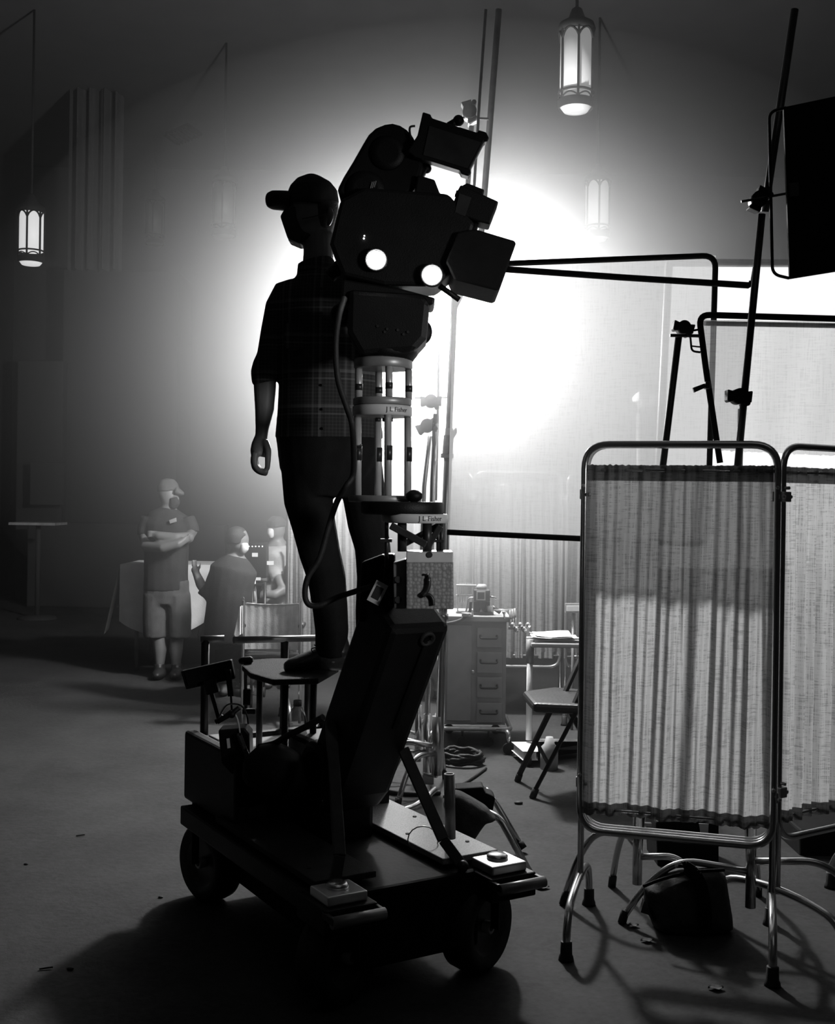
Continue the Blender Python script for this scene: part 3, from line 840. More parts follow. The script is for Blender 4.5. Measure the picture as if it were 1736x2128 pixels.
mb = MB(); mb.cyl(P(932, 262, CD - .02), P(953, 250, CD - .02), .012, 14); mb.ball(P(953, 251, CD - .02), .018); mb.build('arm_knob', 'black_paint', mo)
mb = MB(); mb.bar(P(890, 320, CD), P(858, 376, CD), .05, .03, (0, 1, 0)); mb.ball(P(886, 350, CD), .017); mb.build('monitor_arm', 'black_paint', K, .004)
MB().prism(pxs([(868, 372), (903, 382), (913, 408), (925, 420), (900, 440), (860, 420)], CD - .02), (0, .10, 0)).build('viewfinder_bracket', 'black_paint', K, .005)
ln = MB(); a, b = P(890, 470, CD), P(985, 500, CD); ln.lathe([(.075, 0), (.075, .06), (.068, .065), (.068, .13), (.078, .135), (.078, (b - a).length)], a, b - a, 32); ln.build('lens', 'black_paint', K)
MB().prism(pxs([(985, 494), (1065, 518), (1066, 524), (1034, 614), (1028, 618), (942, 596), (925, 560), (950, 500)], CD), (0, .24, 0)).build('matte_box', 'black_matte', K, .006)
mb = MB(); mb.cyl(P(1026, 510, CD), P(1027, 497, CD), .003, 8); mb.box(P(1026, 506, CD), (.018, .02, .014)); mb.cut().box(P(1000, 497, CD), (.02, .02, .008)); mb.build('thumb_screw', 'black_paint', K)
fb = MB().prism(pxs([(950, 404), (957, 391), (1035, 426), (1017, 473), (990, 466), (936, 446)], CD - .05), (0, .085, 0)).build('focus_motor_box', 'black_paint', K, .005)
MB().prism(pxs([(958, 393), (970, 386), (1006, 400), (1003, 415), (960, 402)], CD - .05), (0, .07, 0)).build('motor_cap', 'black_paint', fb, .004)
MB().prism(pxs([(955, 402), (980, 411), (967, 450), (946, 441)], CD - .095), (0, .004, 0)).build('printed_sticker', 'dark_metal', fb)
MB().prism(pxs([(940, 440), (990, 462), (984, 494), (900, 470), (905, 440)], CD - .01), (0, .10, 0)).build('rod_bracket', 'black_paint', K, .006)
for pts_ in ([(900, 425), (918, 414), (935, 417), (946, 424)], [(905, 432), (925, 424), (948, 436)], [(925, 446), (938, 425), (948, 420), (952, 402)]):
    MB().tube(smooth_path(pxs(pts_, CD - .03), 6), .0045, 8).build('camera_cable', 'rubber', K)
mb = MB()
for q in ((948, 399), (946, 405), (949, 409)): mb.cut().cyl(P(q[0], q[1], CD - .05), P(q[0] + 9, q[1] + 2, CD - .05), .006, 10)
mb.build('cable_plug', 'rubber', K)
rodp = MB(); rodp.tube(pxs([(905, 588), (928, 604), (955, 623)], CD - .02), .009, 12); rodp.build('support_rod', 'black_paint', K)
for px, py, z_ in ((782, 540, .115), (898, 572, .115)):                    # two small round glowing discs in black housings on the camera side
    c = P(px, py, CD - z_)
    lh = MB().lathe([(.018, .05), (.034, .03), (.036, -.004), (.031, -.004), (.030, .004)], c, (0, 1, 0), 24).build('glow_housing', 'black_paint', K)
    MB().lathe([(.028, .004), (.025, -.006), (.017, -.012), (.006, -.014)], c, (0, 1, 0), 24).build('glow_disc', 'glow_disc', lh)
mb = MB(); mb.ball(P(757.5, 490, CD - .10), .0022); mb.cut().ball(P(756.5, 495.5, CD - .10), .0026); mb.build('indicator_light', 'led', K)
ey = MB().tube(smooth_path(pxs([(715, 545), (700, 560), (684, 575)], CD + .05), 5), .022, 14).build('eyepiece', 'rubber', K)
c = P(678, 565, CD + .12)

# cables hanging from the camera past the operator's leg
def cable(name, label, pts, d, r, cat='cable', mt='rubber', n=8):
    ps = [P(x, y, (d if isinstance(d, (int, float)) else d[i])) for i, (x, y) in enumerate(pts)]
    return tag(MB().tube(smooth_path(ps, n), r, 10).build(name, mt), label, cat)


cable('cable', 'thick black cable looping from the camera down past the operator\'s knee', [(716, 620), (704, 660), (698, 720), (703, 790), (722, 850), (733, 890), (735, 980), (720, 1010), (701, 1042), (684, 1092), (664, 1160), (640, 1200), (634, 1235), (642, 1256), (665, 1258), (700, 1242), (742, 1228), (775, 1218)], [3.55] + [3.5] * 5 + [3.62] * 2 + [3.66] * 8 + [3.6, 3.54], .0095)
cable('cable', 'black hose running from under the boom arm to the dolly tray', [(672, 1490), (640, 1508), (600, 1528), (570, 1545), (540, 1552)], [3.75, 3.78, 3.85, 3.95, 4.0], .011)
# ------------------------------------------------------------------ people
def finger(mb, pts, r0, r1):
    pts = smooth_path(pts, 4); n = len(pts)
    mb.tube(pts, [r0 + (r1 - r0) * i / (n - 1) for i in range(n)], 8); mb.ball(pts[-1], r1, 8, 6)


OD = 4.2; ok = OD / F


def L(rows, d=OD):
    """rows: (px, py, half width px, half depth m[, depth])"""
    return [(P(r[0], r[1], r[4] if len(r) > 4 else d), r[2] * d / F, r[3]) for r in rows]


person = thing('person', 'person in cap, face mask and plaid shirt standing on the dolly beside the film camera', 'person', P(660, 1402, OD))
mb = MB()
# legs, trunk, neck and head as one body
mb.limb(L([(628, 905, 40, .075), (640, 1000, 42, .078), (655, 1090, 38, .07), (672, 1160, 33, .058), (682, 1210, 30, .055), (690, 1280, 26, .055), (690, 1335, 19, .04), (690, 1375, 20, .045)]))
mb.limb(L([(742, 905, 42, .075, 4.28), (752, 1000, 38, .075, 4.28), (763, 1090, 32, .065, 4.28), (772, 1190, 30, .055, 4.28), (772, 1280, 25, .05, 4.28), (770, 1340, 18, .04, 4.28), (770, 1380, 20, .045, 4.28)]))
mb.limb(L([(685, 940, 95, .10), (684, 860, 90, .10), (682, 760, 86, .105), (678, 660, 86, .11), (668, 612, 78, .085), (664, 578, 42, .06), (661, 548, 32, .056), (662, 520, 31, .056), (660, 490, 34, .058)]))
mb.limb(L([(652, 505, 20, .045), (648, 490, 44, .06), (648, 462, 52, .07), (650, 430, 52, .075), (652, 400, 47, .07), (654, 380, 30, .05), (655, 371, 10, .02)], OD))
mb.ball(P(597, 458, OD), (.020, .014, .022)); mb.ball(P(603, 446, OD), (.02, .012, .02))            # nose and brow
mb.ball(P(606, 478, OD), (.016, .02, .010)); mb.ball(P(612, 497, OD), (.024, .026, .016))            # mouth and chin
mb.limb([(P(686, 432, OD - .075), .006, .012), (P(688, 446, OD - .083), .014, .010), (P(685, 462, OD - .08), .009, .009), (P(682, 470, OD - .074), .005, .006)], 10)
# hanging arm and hand
mb.limb(L([(596, 625, 24, .05), (570, 690, 22, .045), (556, 760, 20, .042), (551, 800, 24, .042), (550, 850, 20, .036), (545, 890, 14, .028), (543, 912, 12.5, .022)]))
mb.limb(L([(543, 905, 12.5, .022), (541, 922, 18, .028), (540, 938, 20, .036), (538, 948, 17, .034)]))
FD = OD
for k, (dd, e, g) in enumerate(((-.036, 0, 0), (-.012, -2, 3), (.012, -1, 2), (.034, 2, -2))):
    finger(mb, [P(531, 940, FD + dd), P(529 + e, 956, FD + dd), P(532 + e, 970 + g, FD + dd), P(542, 979 + g, FD + dd - .003), P(553 - k, 981 + g, FD + dd - .005)], .0128, .0095)
finger(mb, [P(551, 918, FD - .016), P(557, 934, FD - .034), P(557, 954, FD - .042), P(556, 972, FD - .040)], .0145, .0105)
# other arm reaching to the camera
mb.limb([(P(752, 625, 4.2), .045, .05), (P(790, 690, 4.12), .04, .042), (P(800, 720, 4.0), .038, .04), (P(770, 690, 3.88), .03, .032), (P(745, 660, 3.80), .022, .024), (P(738, 650, 3.77), .03, .02)])
for k in range(4): finger(mb, [P(742, 646 + k * 8, 3.79), P(730, 642 + k * 9, 3.775), P(724, 650 + k * 9, 3.76), P(730, 657 + k * 8, 3.75)], .0095, .0075)
finger(mb, [P(745, 664, 3.79), P(738, 684, 3.78), P(730, 690, 3.765)], .011, .009)
mb.build('body', 'skin', person, remesh=.0045)
mb = MB()
mb.limb(L([(684, 912, 113, .125), (684, 860, 108, .125), (683, 800, 104, .125), (681, 720, 104, .13), (676, 650, 105, .13), (670, 620, 101, .125), (667, 602, 92, .11), (665, 588, 74, .095), (662, 572, 50, .078), (661, 560, 40, .068), (661, 550, 36, .064)]))
mb.limb(L([(618, 600, 24, .06), (598, 612, 33, .068), (582, 640, 31, .066), (570, 690, 28, .06), (561, 740, 27, .058), (554, 760, 29, .06), (551, 775, 30, .06), (550, 792, 27, .056), (551, 797, 25, .053)]))
mb.limb([(P(740, 612, 4.2), .06, .065), (P(780, 660, 4.15), .056, .058), (P(800, 712, 4.05), .054, .054), (P(795, 722, 3.99), .05, .05), (P(782, 705, 3.92), .046, .046)])
sh = mb.build('shirt', 'plaid', person, remesh=.007)
mb = MB(); mb.limb(L([(660, 568, 44, .074), (658, 556, 41, .072), (655, 543, 37, .068)])); mb.build('collar', 'plaid', sh)
mb = MB()
for y in (600, 650, 700, 750, 800, 850, 890): q = P(668 + (y - 600) * .02, y, OD - .132); mb.cut().cyl(q, q + Vector((0, -.004, 0)), .005, 8)
mb.build('button', 'engraving', sh)
MB().prism(pxs([(592, 672), (632, 672), (632, 722), (612, 730), (592, 722)], OD - .126), (0, .006, 0)).build('chest_pocket', 'plaid', sh)
mb = MB()
mb.limb(L([(682, 895, 111, .118), (682, 930, 108, .12), (672, 985, 92, .115), (668, 1030, 60, .10)]))
mb.limb(L([(632, 905, 54, .10), (636, 970, 52, .10), (641, 1040, 51, .098), (652, 1090, 46, .09), (665, 1150, 43, .082), (679, 1200, 40, .078), (686, 1260, 37, .075), (690, 1310, 35, .075), (688, 1345, 33, .075), (686, 1362, 31, .07)]))
mb.limb(L([(738, 905, 56, .10, 4.27), (748, 970, 48, .098, 4.28), (757, 1030, 46, .09, 4.28), (764, 1090, 42, .085, 4.28), (775, 1140, 38, .078, 4.28), (779, 1200, 38, .076, 4.28), (776, 1270, 38, .076, 4.28), (774, 1345, 34, .075, 4.28), (774, 1368, 32, .07, 4.28)]))
mb.build('trousers', 'denim', person, remesh=.007)
for px, d, nm in ((690, OD, 0), (772, 4.28, 1)):
    mb = MB(); q = P(px, 1405, d)
    zf = zb_ + .012
    c = Vector((q.x, d, zf)); tdir = Vector((-1, -.25, 0)).normalized(); sd_ = Vector((.25, -1, 0)).normalized()
    rows = [(.075, .03, .05), (.06, .04, .095), (.0, .046, .11), (-.06, .042, .08), (-.12, .048, .058), (-.155, .040, .045), (-.175, .018, .03)]
    vs, fs = [], []
    for (sx, hw, h) in rows:
        for k in range(14):
            an = 2 * PI * k / 14; zz = max(0, h / 2 + h / 2 * math.sin(an) * 1.05)
            vs.append(c - tdir * sx * 1.0 + sd_ * hw * math.cos(an) + Vector((0, 0, zz)))
    for i in range(len(rows) - 1):
        for k in range(14): fs.append((i * 14 + k, i * 14 + (k + 1) % 14, (i + 1) * 14 + (k + 1) % 14, (i + 1) * 14 + k))
    fs.append(tuple(range(13, -1, -1))); fs.append(tuple(len(rows) * 14 - 14 + k for k in range(14)))
    mb.add([v for v in vs], fs, True)
    mb.limb([(c + Vector((.02, 0, .06)), .05, .05), (c + Vector((.01, 0, .115)), .046, .046), (c + Vector((.01, 0, .15)), .048, .046)], 14)
    so = mb.build('shoe', 'leather', person, remesh=.006)
    if nm == 0: MB().tube(smooth_path(pxs([(668, 1352), (652, 1356), (648, 1348), (660, 1345), (653, 1340)], d - .04), 5), .0022, 6).build('shoe_lace', 'rubber', so)
mb = MB()
mb.limb(L([(648, 432, 55, .085), (650, 412, 55, .086), (652, 392, 50, .08), (653, 376, 36, .06), (655, 366, 16, .03), (656, 363, 4, .01)]))
cap = mb.build('cap', 'dark_cloth', person, remesh=.006)
mb = MB()


def brim(u, v):
    x0, x1 = 606, 553
    ppx = x0 + (x1 - x0) * v; dd = OD + (u - .5) * .15 * (1 - .45 * v * v)
    return P(ppx, 418 + 16 * v * .5 - 20 * math.cos((u - .5) * 2.6) * (1 - .3 * v) + 6 * v, dd)


def brim2(u, v):
    p = brim(u, v); p.z -= .034 * (1 - .4 * v); return p


mb.grid(brim, 14, 8); mb.grid(brim2, 14, 8)
mb.limb(L([(604, 419, 20, .075), (585, 417, 19, .068), (566, 416, 19, .052), (555, 416, 14, .032), (552, 416, 6, .012)]))
mb.build('visor', 'dark_cloth', cap, remesh=.006)
mb = MB(); mb.prism(pxs([(597, 437), (586, 457), (601, 502), (625, 512), (650, 496), (648, 458), (636, 440), (620, 436)], OD), (0, .115, 0))
mk = mb.build('face_mask', 'dark_cloth', person, remesh=.006)
MB().tube(smooth_path(pxs([(628, 455), (660, 448), (684, 440)], OD - .078), 5), .002, 6).build('ear_loop', 'dark_cloth', mk)
mb = MB(); mb.limb(L([(672, 425, 33, .076), (676, 445, 28, .076), (672, 462, 26, .07), (668, 480, 20, .055)])); mb.build('hair', 'hair', person, remesh=.007)
mb = MB(); mb.ball(P(599, 450, OD - .03), .009); mb.cut().ball(P(599, 450, OD + .03), .009); mb.build('eye', 'hair', person)


def extra(name, label, base, parts, group='crew in the haze'):
    t = thing('person', label, 'person', base, group=group)
    return t


# the man with crossed arms, far left
XD = 9.55; xk = XD / F
m1 = extra('person', 'person in cap, dark T-shirt and shorts standing with arms crossed in the haze', P(345, 1410, XD), None)
mb = MB()
mb.limb(L([(325, 1235, 20, .085), (324, 1290, 17, .075), (330, 1320, 14, .06), (333, 1350, 14, .06), (332, 1385, 9, .045), (330, 1405, 11, .05)], XD))
mb.limb(L([(372, 1235, 21, .085), (372, 1290, 17, .075), (368, 1320, 14, .06), (366, 1350, 14, .06), (366, 1385, 9, .045), (368, 1405, 11, .05)], XD))
mb.limb(L([(346, 1235, 43, .11), (345, 1190, 42, .11), (345, 1130, 43, .12), (348, 1085, 46, .12), (349, 1068, 36, .09), (350, 1058, 18, .07), (351, 1045, 13, .06), (352, 1036, 14, .06)], XD))
mb.limb(L([(354, 1053, 9, .05), (353, 1045, 17, .075), (350, 1028, 21, .085), (347, 1012, 20, .085), (346, 1002, 12, .05)], XD))
mb.ball(P(366, 1037, XD - .05), .03)
mb.limb(L([(392, 1080, 13, .06), (399, 1105, 12, .055), (393, 1117, 12, .05, XD - .12), (365, 1118, 11, .045, XD - .2), (330, 1113, 9, .04, XD - .2), (318, 1110, 8, .03, XD - .18)], XD))
mb.limb(L([(306, 1080, 13, .06), (300, 1110, 12, .055), (304, 1135, 12, .05, XD - .12), (340, 1138, 11, .045, XD - .24), (372, 1130, 9, .04, XD - .25), (384, 1122, 7, .03, XD - .22)], XD))
for k in range(4):
    finger(mb, [P(320, 1105 + k * 4, XD - .2), P(312, 1103 + k * 4, XD - .21), P(306, 1106 + k * 4, XD - .2)], .011, .009)
    finger(mb, [P(382, 1118 + k * 4, XD - .24), P(389, 1114 + k * 4, XD - .22), P(394, 1112 + k * 4, XD - .18)], .011, .009)
mb.build('body', 'skin', m1, remesh=.012)
mb = MB()
mb.limb(L([(345, 1228, 47, .125), (345, 1190, 46, .125), (346, 1130, 47, .135), (348, 1090, 51, .135), (349, 1068, 40, .105), (351, 1056, 19, .08)], XD))
mb.limb(L([(388, 1076, 17, .08), (398, 1098, 16, .075), (400, 1107, 15, .07)], XD)); mb.limb(L([(310, 1076, 17, .08), (301, 1100, 16, .075), (300, 1112, 15, .07)], XD))
tee = mb.build('t_shirt', 'dark_cloth', m1, remesh=.012)
MB().prism(pxs([(352, 1081), (366, 1076), (367, 1084), (354, 1088)], XD - .15), (0, .02, 0)).build('chest_print', 'light_cloth', tee)
mb = MB(); mb.limb(L([(346, 1205, 47, .12), (346, 1235, 48, .12), (346, 1255, 40, .11)], XD)); mb.limb(L([(324, 1235, 26, .11), (322, 1280, 25, .105), (322, 1325, 24, .10)], XD)); mb.limb(L([(370, 1235, 26, .11), (373, 1280, 25, .105), (373, 1325, 24, .10)], XD))
mb.build('shorts', 'grey_cloth', m1, remesh=.012)
mb = MB(); mb.limb(L([(350, 1021, 23, .095), (349, 1008, 22, .09), (348, 997, 14, .06), (348, 994, 4, .02)], XD)); mb.limb(L([(366, 1021, 10, .07, XD - .03), (378, 1025, 5, .06, XD - .03), (383, 1027, 2, .03, XD - .03)], XD))
mb.build('cap', 'grey_cloth', m1, remesh=.010)
mb = MB(); mb.limb(L([(362, 1034, 10, .06, XD - .04), (364, 1044, 11, .06, XD - .04), (360, 1054, 8, .05, XD - .03)], XD)); mb.build('face_mask', 'dark_cloth', m1, remesh=.010)
for px in (331, 367):
    q = P(px, 1410, XD); mb = MB(); mb.ball(Vector((q.x + .01, XD - .05, .045)), (.055, .13, .045)); mb.limb([(Vector((q.x, XD, .03)), .05, .05), (Vector((q.x, XD, .13)), .045, .05)])
    mb.build('shoe', 'leather', m1, remesh=.012)

# seated person in dark clothes seen from behind, and one in a white T-shirt beyond
ED = 8.3
m2 = extra('person', 'seated person in dark clothes with raised forearm, behind the dolly\'s push bar', Vector((P(470, 1330, ED).x, ED, 0)), None)
mb = MB()
mb.limb(L([(470, 1335, 46, .15), (474, 1280, 42, .13), (480, 1220, 42, .13), (486, 1180, 44, .12), (490, 1160, 26, .09), (492, 1150, 15, .06), (494, 1142, 15, .06)], ED))
mb.limb(L([(496, 1150, 10, .05), (497, 1138, 19, .085), (496, 1120, 22, .095), (494, 1105, 18, .08), (493, 1098, 8, .04)], ED))
mb.limb(L([(455, 1182, 14, .06), (442, 1215, 13, .055), (432, 1238, 13, .05), (418, 1215, 11, .045, ED + .05), (408, 1192, 8, .035, ED + .1), (404, 1180, 9, .025, ED + .1)], ED))
for k in range(4): finger(mb, [P(402 + k * 3, 1182, ED + .1 + k * .01), P(399 + k * 3, 1172, ED + .1 + k * .01), P(400 + k * 3, 1163, ED + .1 + k * .01)], .010, .008)
finger(mb, [P(410, 1186, ED + .08), P(416, 1178, ED + .08), P(416, 1171, ED + .08)], .011, .009)
for s, xx in ((-1, 445), (1, 497)):
    q = P(xx, 1345, ED); mb.limb([(Vector((q.x, ED, .52)), .085, .09), (Vector((q.x + .0, ED + .38, .50)), .07, .075)]); mb.limb([(Vector((q.x, ED + .40, .52)), .06, .065), (Vector((q.x, ED + .42, .28)), .055, .06), (Vector((q.x, ED + .42, .06)), .04, .05)]); mb.ball(Vector((q.x, ED + .47, .045)), (.05, .13, .045))
mb.build('body', 'skin', m2, remesh=.013)
mb = MB(); mb.limb(L([(470, 1335, 52, .165), (474, 1280, 48, .15), (480, 1220, 47, .145), (486, 1182, 50, .135), (490, 1162, 30, .10), (492, 1154, 19, .075)], ED)); mb.limb(L([(458, 1178, 18, .08), (443, 1213, 17, .075), (433, 1240, 17, .07), (424, 1226, 15, .06, ED + .03)], ED))
mb.build('jacket', 'dark_cloth', m2, remesh=.013)
mb = MB()
for xx in (445, 497):
    q = P(xx, 1345, ED); mb.limb([(Vector((q.x, ED - .08, .52)), .11, .11), (Vector((q.x, ED + .40, .505)), .085, .09)]); mb.limb([(Vector((q.x, ED + .42, .54)), .075, .08), (Vector((q.x, ED + .43, .10)), .06, .07)])
mb.build('trousers', 'dark_cloth', m2, remesh=.013)
mb = MB(); mb.limb(L([(492, 1131, 22, .10), (492, 1113, 24, .105), (492, 1098, 16, .08), (492, 1093, 4, .02)], ED)); mb.build('hair', 'hair', m2, remesh=.012)
mb = MB(); mb.limb(L([(507, 1128, 9, .05, ED - .04), (508, 1140, 10, .055, ED - .04), (503, 1150, 6, .04, ED - .04)], ED)); mb.build('face_mask', 'white_cloth', m2, remesh=.012)

BD = 9.2
m3 = extra('person', 'person in a white T-shirt with bare forearm, beyond the tall-backed chair', Vector((P(575, 1300, BD).x, BD, 0)), None)
mb = MB()
mb.limb(L([(578, 1320, 38, .13), (578, 1250, 38, .13), (578, 1195, 40, .12), (578, 1150, 40, .12), (577, 1132, 22, .08), (576, 1120, 13, .055)], BD))
mb.limb(L([(575, 1124, 9, .05), (574, 1112, 17, .08), (574, 1095, 20, .09), (574, 1080, 16, .07), (574, 1074, 6, .03)], BD))
mb.limb(L([(560, 1165, 13, .06), (582, 1205, 12, .055, BD - .15), (588, 1228, 12, .05, BD - .2), (570, 1236, 10, .04, BD - .25), (552, 1235, 8, .03, BD - .25)], BD))
for k in range(4): finger(mb, [P(553, 1230 + k * 4, BD - .25), P(546, 1228 + k * 4, BD - .26), P(541, 1231 + k * 4, BD - .26)], .011, .009)
finger(mb, [P(556, 1226, BD - .27), P(550, 1221, BD - .27), P(545, 1221, BD - .27)], .011, .009)
for xx in (560, 596):
    q = P(xx, 1350, BD); mb.limb([(Vector((q.x, BD, .75)), .085, .09), (Vector((q.x, BD, .45)), .065, .07), (Vector((q.x, BD, .08)), .045, .05)]); mb.ball(Vector((q.x, BD - .05, .045)), (.05, .13, .045))
mb.build('body', 'skin', m3, remesh=.013)
mb = MB(); mb.limb(L([(578, 1262, 43, .15), (578, 1200, 44, .14), (578, 1152, 45, .14), (577, 1134, 26, .10)], BD)); mb.limb(L([(560, 1160, 18, .08), (574, 1192, 18, .08, BD - .09), (580, 1206, 17, .075, BD - .14)], BD)); mb.build('t_shirt', 'light_cloth', m3, remesh=.013)
mb = MB()
for xx in (560, 596):
    q = P(xx, 1350, BD); mb.limb([(Vector((q.x, BD, .86)), .12, .12), (Vector((q.x, BD, .45)), .085, .09), (Vector((q.x, BD, .10)), .065, .07)])
mb.build('trousers', 'dark_cloth', m3, remesh=.013)
mb = MB(); mb.limb(L([(576, 1096, 22, .10), (575, 1082, 20, .09), (575, 1072, 10, .05)], BD)); mb.build('hair', 'hair', m3, remesh=.012)
mb = MB(); mb.limb(L([(565, 1098, 8, .05, BD - .05), (563, 1108, 9, .055, BD - .05), (566, 1118, 6, .04, BD - .05)], BD)); mb.build('face_mask', 'white_cloth', m3, remesh=.012)

# ------------------------------------------------------------------ things on the dolly
fl = thing('control_monitor', 'small flat monitor tilted on a bracket at the dolly\'s rear', 'monitor', P(432, 1402, 4.25))
MB().prism(pxs([(377, 1394), (482, 1370), (490, 1410), (388, 1432)], 4.25), (0, .03, 0)).build('monitor_case', 'black_paint', fl, .004)
MB().prism(pxs([(384, 1398), (478, 1377), (484, 1405), (391, 1425)], 4.233), (0, .004, 0)).build('screen', 'black_matte', fl)
mb = MB(); mb.bar(P(436, 1412, 4.22), P(444, 1440, 4.22), .045, .03, (0, 1, 0)); mb.bar(P(440, 1440, 4.22), P(455, 1492, 4.24), .014, .014, (0, 1, 0)); mb.tube(pxs([(448, 1500), (462, 1494), (482, 1478)], 4.24), .009, 10); mb.ball(P(459, 1493, 4.24), .015)
mb.build('bracket_arm', 'black_paint', fl)
mb = MB(); mb.bar(P(474, 1392, 4.22), P(480, 1446, 4.24), .02, .012, (0, 1, 0)); mb.bar(P(480, 1440, 4.24), P(482, 1475, 4.24), .007, .007, (0, 1, 0)); mb.build('antenna', 'black_paint', fl)
bx_ = thing('control_box', 'black hand control box with coiled lead in the dolly tray', 'control box', P(494, 1590, 4.05))
MB().prism(pxs([(458, 1512), (512, 1508), (522, 1520), (524, 1590), (486, 1604), (464, 1580)], 4.05), (0, .09, 0)).build('case', 'black_paint', bx_, .006)
MB().prism(pxs([(471, 1535), (477, 1534), (479, 1554), (473, 1555)], 4.0), (0, .004, 0)).build('bright_label', 'paper', bx_)
co = []
for i in range(120):
    t = i / 119; c = P(497 + 22 * t, 1526 + 58 * t, 3.985); an = i * 1.25
    co.append(c + Vector((math.cos(an) * .008, math.sin(an) * .008, math.sin(an) * .003)))
MB().tube(co, .0026, 6).build('coiled_lead', 'leather', bx_)
MB().tube(smooth_path(pxs([(452, 1497), (470, 1467), (490, 1463), (505, 1470), (514, 1490), (516, 1515)], 4.1), 6), .0032, 8).build('thin_lead', 'leather', bx_)
MB().tube(smooth_path(pxs([(483, 1478), (492, 1490), (497, 1510), (499, 1526)], 4.0), 6), .0028, 8).build('thin_lead', 'plate_metal', bx_)
mb = MB(); mb.tube(pxs([(452, 1500), (462, 1494), (480, 1484), (498, 1470)], 4.0), .009, 10); mb.ball(P(482, 1484, 4.0), .014); mb.build('joystick', 'black_paint', bx_)
# water bottle
q = P(617, 1576, 4.02); bt = thing('water_bottle', 'clear plastic water bottle standing under the standing board', 'bottle', q)
H0 = (P(617, 1456, 4.02) - q).z
pr = [(.03, 0), (.034, .006)] + [(.0345 - (.0022 if i % 2 else 0), .012 + i * .0075) for i in range(15)] + [(.034, .13), (.030, .150), (.018, .180), (.012, H0 - .02), (.012, H0 - .016)]
MB().lathe(pr, q, seg=28).build('bottle_body', 'clear_plastic', bt)
MB().lathe([(.015, H0 - .018), (.015, H0), (.012, H0 + .002)], q, seg=20).build('bottle_cap', 'paper', bt)
# black cover bundle in front of the tray
mb = MB(); mb.limb([(P(560, 1640, 3.92), .10, .10), (P(575, 1600, 3.92), .12, .11), (P(585, 1565, 3.92), .085, .09), (P(590, 1552, 3.92), .03, .04)])
tag(mb.build('cover_bundle', 'black_matte', remesh=.012), 'black cloth bundle heaped in the dolly below the standing board', 'bundle')
# ------------------------------------------------------------------ stands, arms, frames and flags
def grip_head(px, py, d, ang, parent, size=1.0, mt='dark_metal'):
    """gobo head: waisted clamp plates and a round disc, turned by ang in the picture plane"""
    c = P(px, py, d); k = d / F * size; ca, sa = math.cos(ang), math.sin(ang)

    def R(x, y): return c + Vector(((x * ca - y * sa) * k, 0, (x * sa + y * ca) * k))
    o = [R(*q) for q in ((-27, -9), (-24, -14), (-5, -9), (10, -9), (26, -14), (28, 12), (6, 9), (-8, 9), (-27, 14))]
    h = MB().prism(o, (0, 30 * k, 0)).build('grip_head', mt, parent, .004)
    MB().cyl(c + Vector((0, -19 * k, 0)), c + Vector((0, 19 * k, 0)), 17 * k, 24).build('disc', mt, h)
    kn = R(14, -16); MB().cyl(kn - Vector((0, 26 * k, 0)), kn + Vector((0, 22 * k, 0)), 6 * k, 12).build('knob', mt, h)
    return h


def stand(name, label, foot, path, r, legs, mt='chrome', hub_z=.28, reach=.48, legr=.0125, group=None, curved=True):
    """stand with a column along path and bent tube legs at the given compass angles"""
    t = thing(name, label, 'light stand', (foot.x, foot.y, 0), group=group)
    MB().tube(path, r, 14).build('column', mt, t)
    MB().cyl((foot.x, foot.y, .10), (foot.x, foot.y, hub_z + .12), max(r * 1.25, .018), 16).build('hub', mt, t)
    for i, a in enumerate(legs):
        u = Vector((math.cos(a), math.sin(a), 0)); z0 = hub_z - .035 * i
        pts = [Vector((foot.x, foot.y, z0)), Vector((foot.x, foot.y, z0)) + u * reach * .55 + Vector((0, 0, .02)), Vector((foot.x, foot.y, 0)) + u * reach * .8 + Vector((0, 0, z0 * .68)), Vector((foot.x, foot.y, .014)) + u * reach]
        lg = MB().tube(fillet(pts, .12, 6), legr, 12).build('leg', mt, t)
        e = pts[-1]; MB().cyl(e - Vector((0, 0, .013)), e + Vector((0, 0, .035)) - u * .012, legr * 1.25, 12).build('foot_cap', 'rubber', lg)
    return t


GS = 'light stands'
# centre stand: thick chromed column right of the dolly, sandbag on its leg
f0 = P(907, 1650, 5.9); f0.z = 0
st1 = stand('light_stand', 'thick chrome light stand right of the boom arm, its pole rising past the camera monitor', f0,
            [Vector((f0.x, f0.y, .12)), P(912, 1600, 5.9), P(926, 1100, 5.9), P(934, 890, 5.9)], .022, [math.radians(95), math.radians(172), math.radians(235)], reach=.34, legr=.014, group=GS)
MB().tube([P(933, 900, 5.9), P(944, 640, 5.9), P(946, 560, 5.9)], .017, 14).build('riser_tube', 'mid_metal', st1)
mb = MB(); mb.cyl(P(930, 945, 5.9), P(933, 905, 5.9), .026, 18); mb.cyl(P(929.5, 952, 5.9), P(930, 943, 5.9), .033, 18); mb.build('collar', 'mid_metal', st1)
MB().prism(pxs([(936, 915), (940, 897), (949, 887), (951, 899), (944, 910)], 5.87), (0, .02, 0)).build('tee_handle', 'mid_metal', st1, .004)
mb = MB(); q = P(921, 1275, 5.9); mb.cyl(q, q + Vector((0, 0, .06)), .022, 16); mb.cyl(q - Vector((0, 0, .03)), q, .028, 16); mb.build('lower_collar', 'chrome', st1)
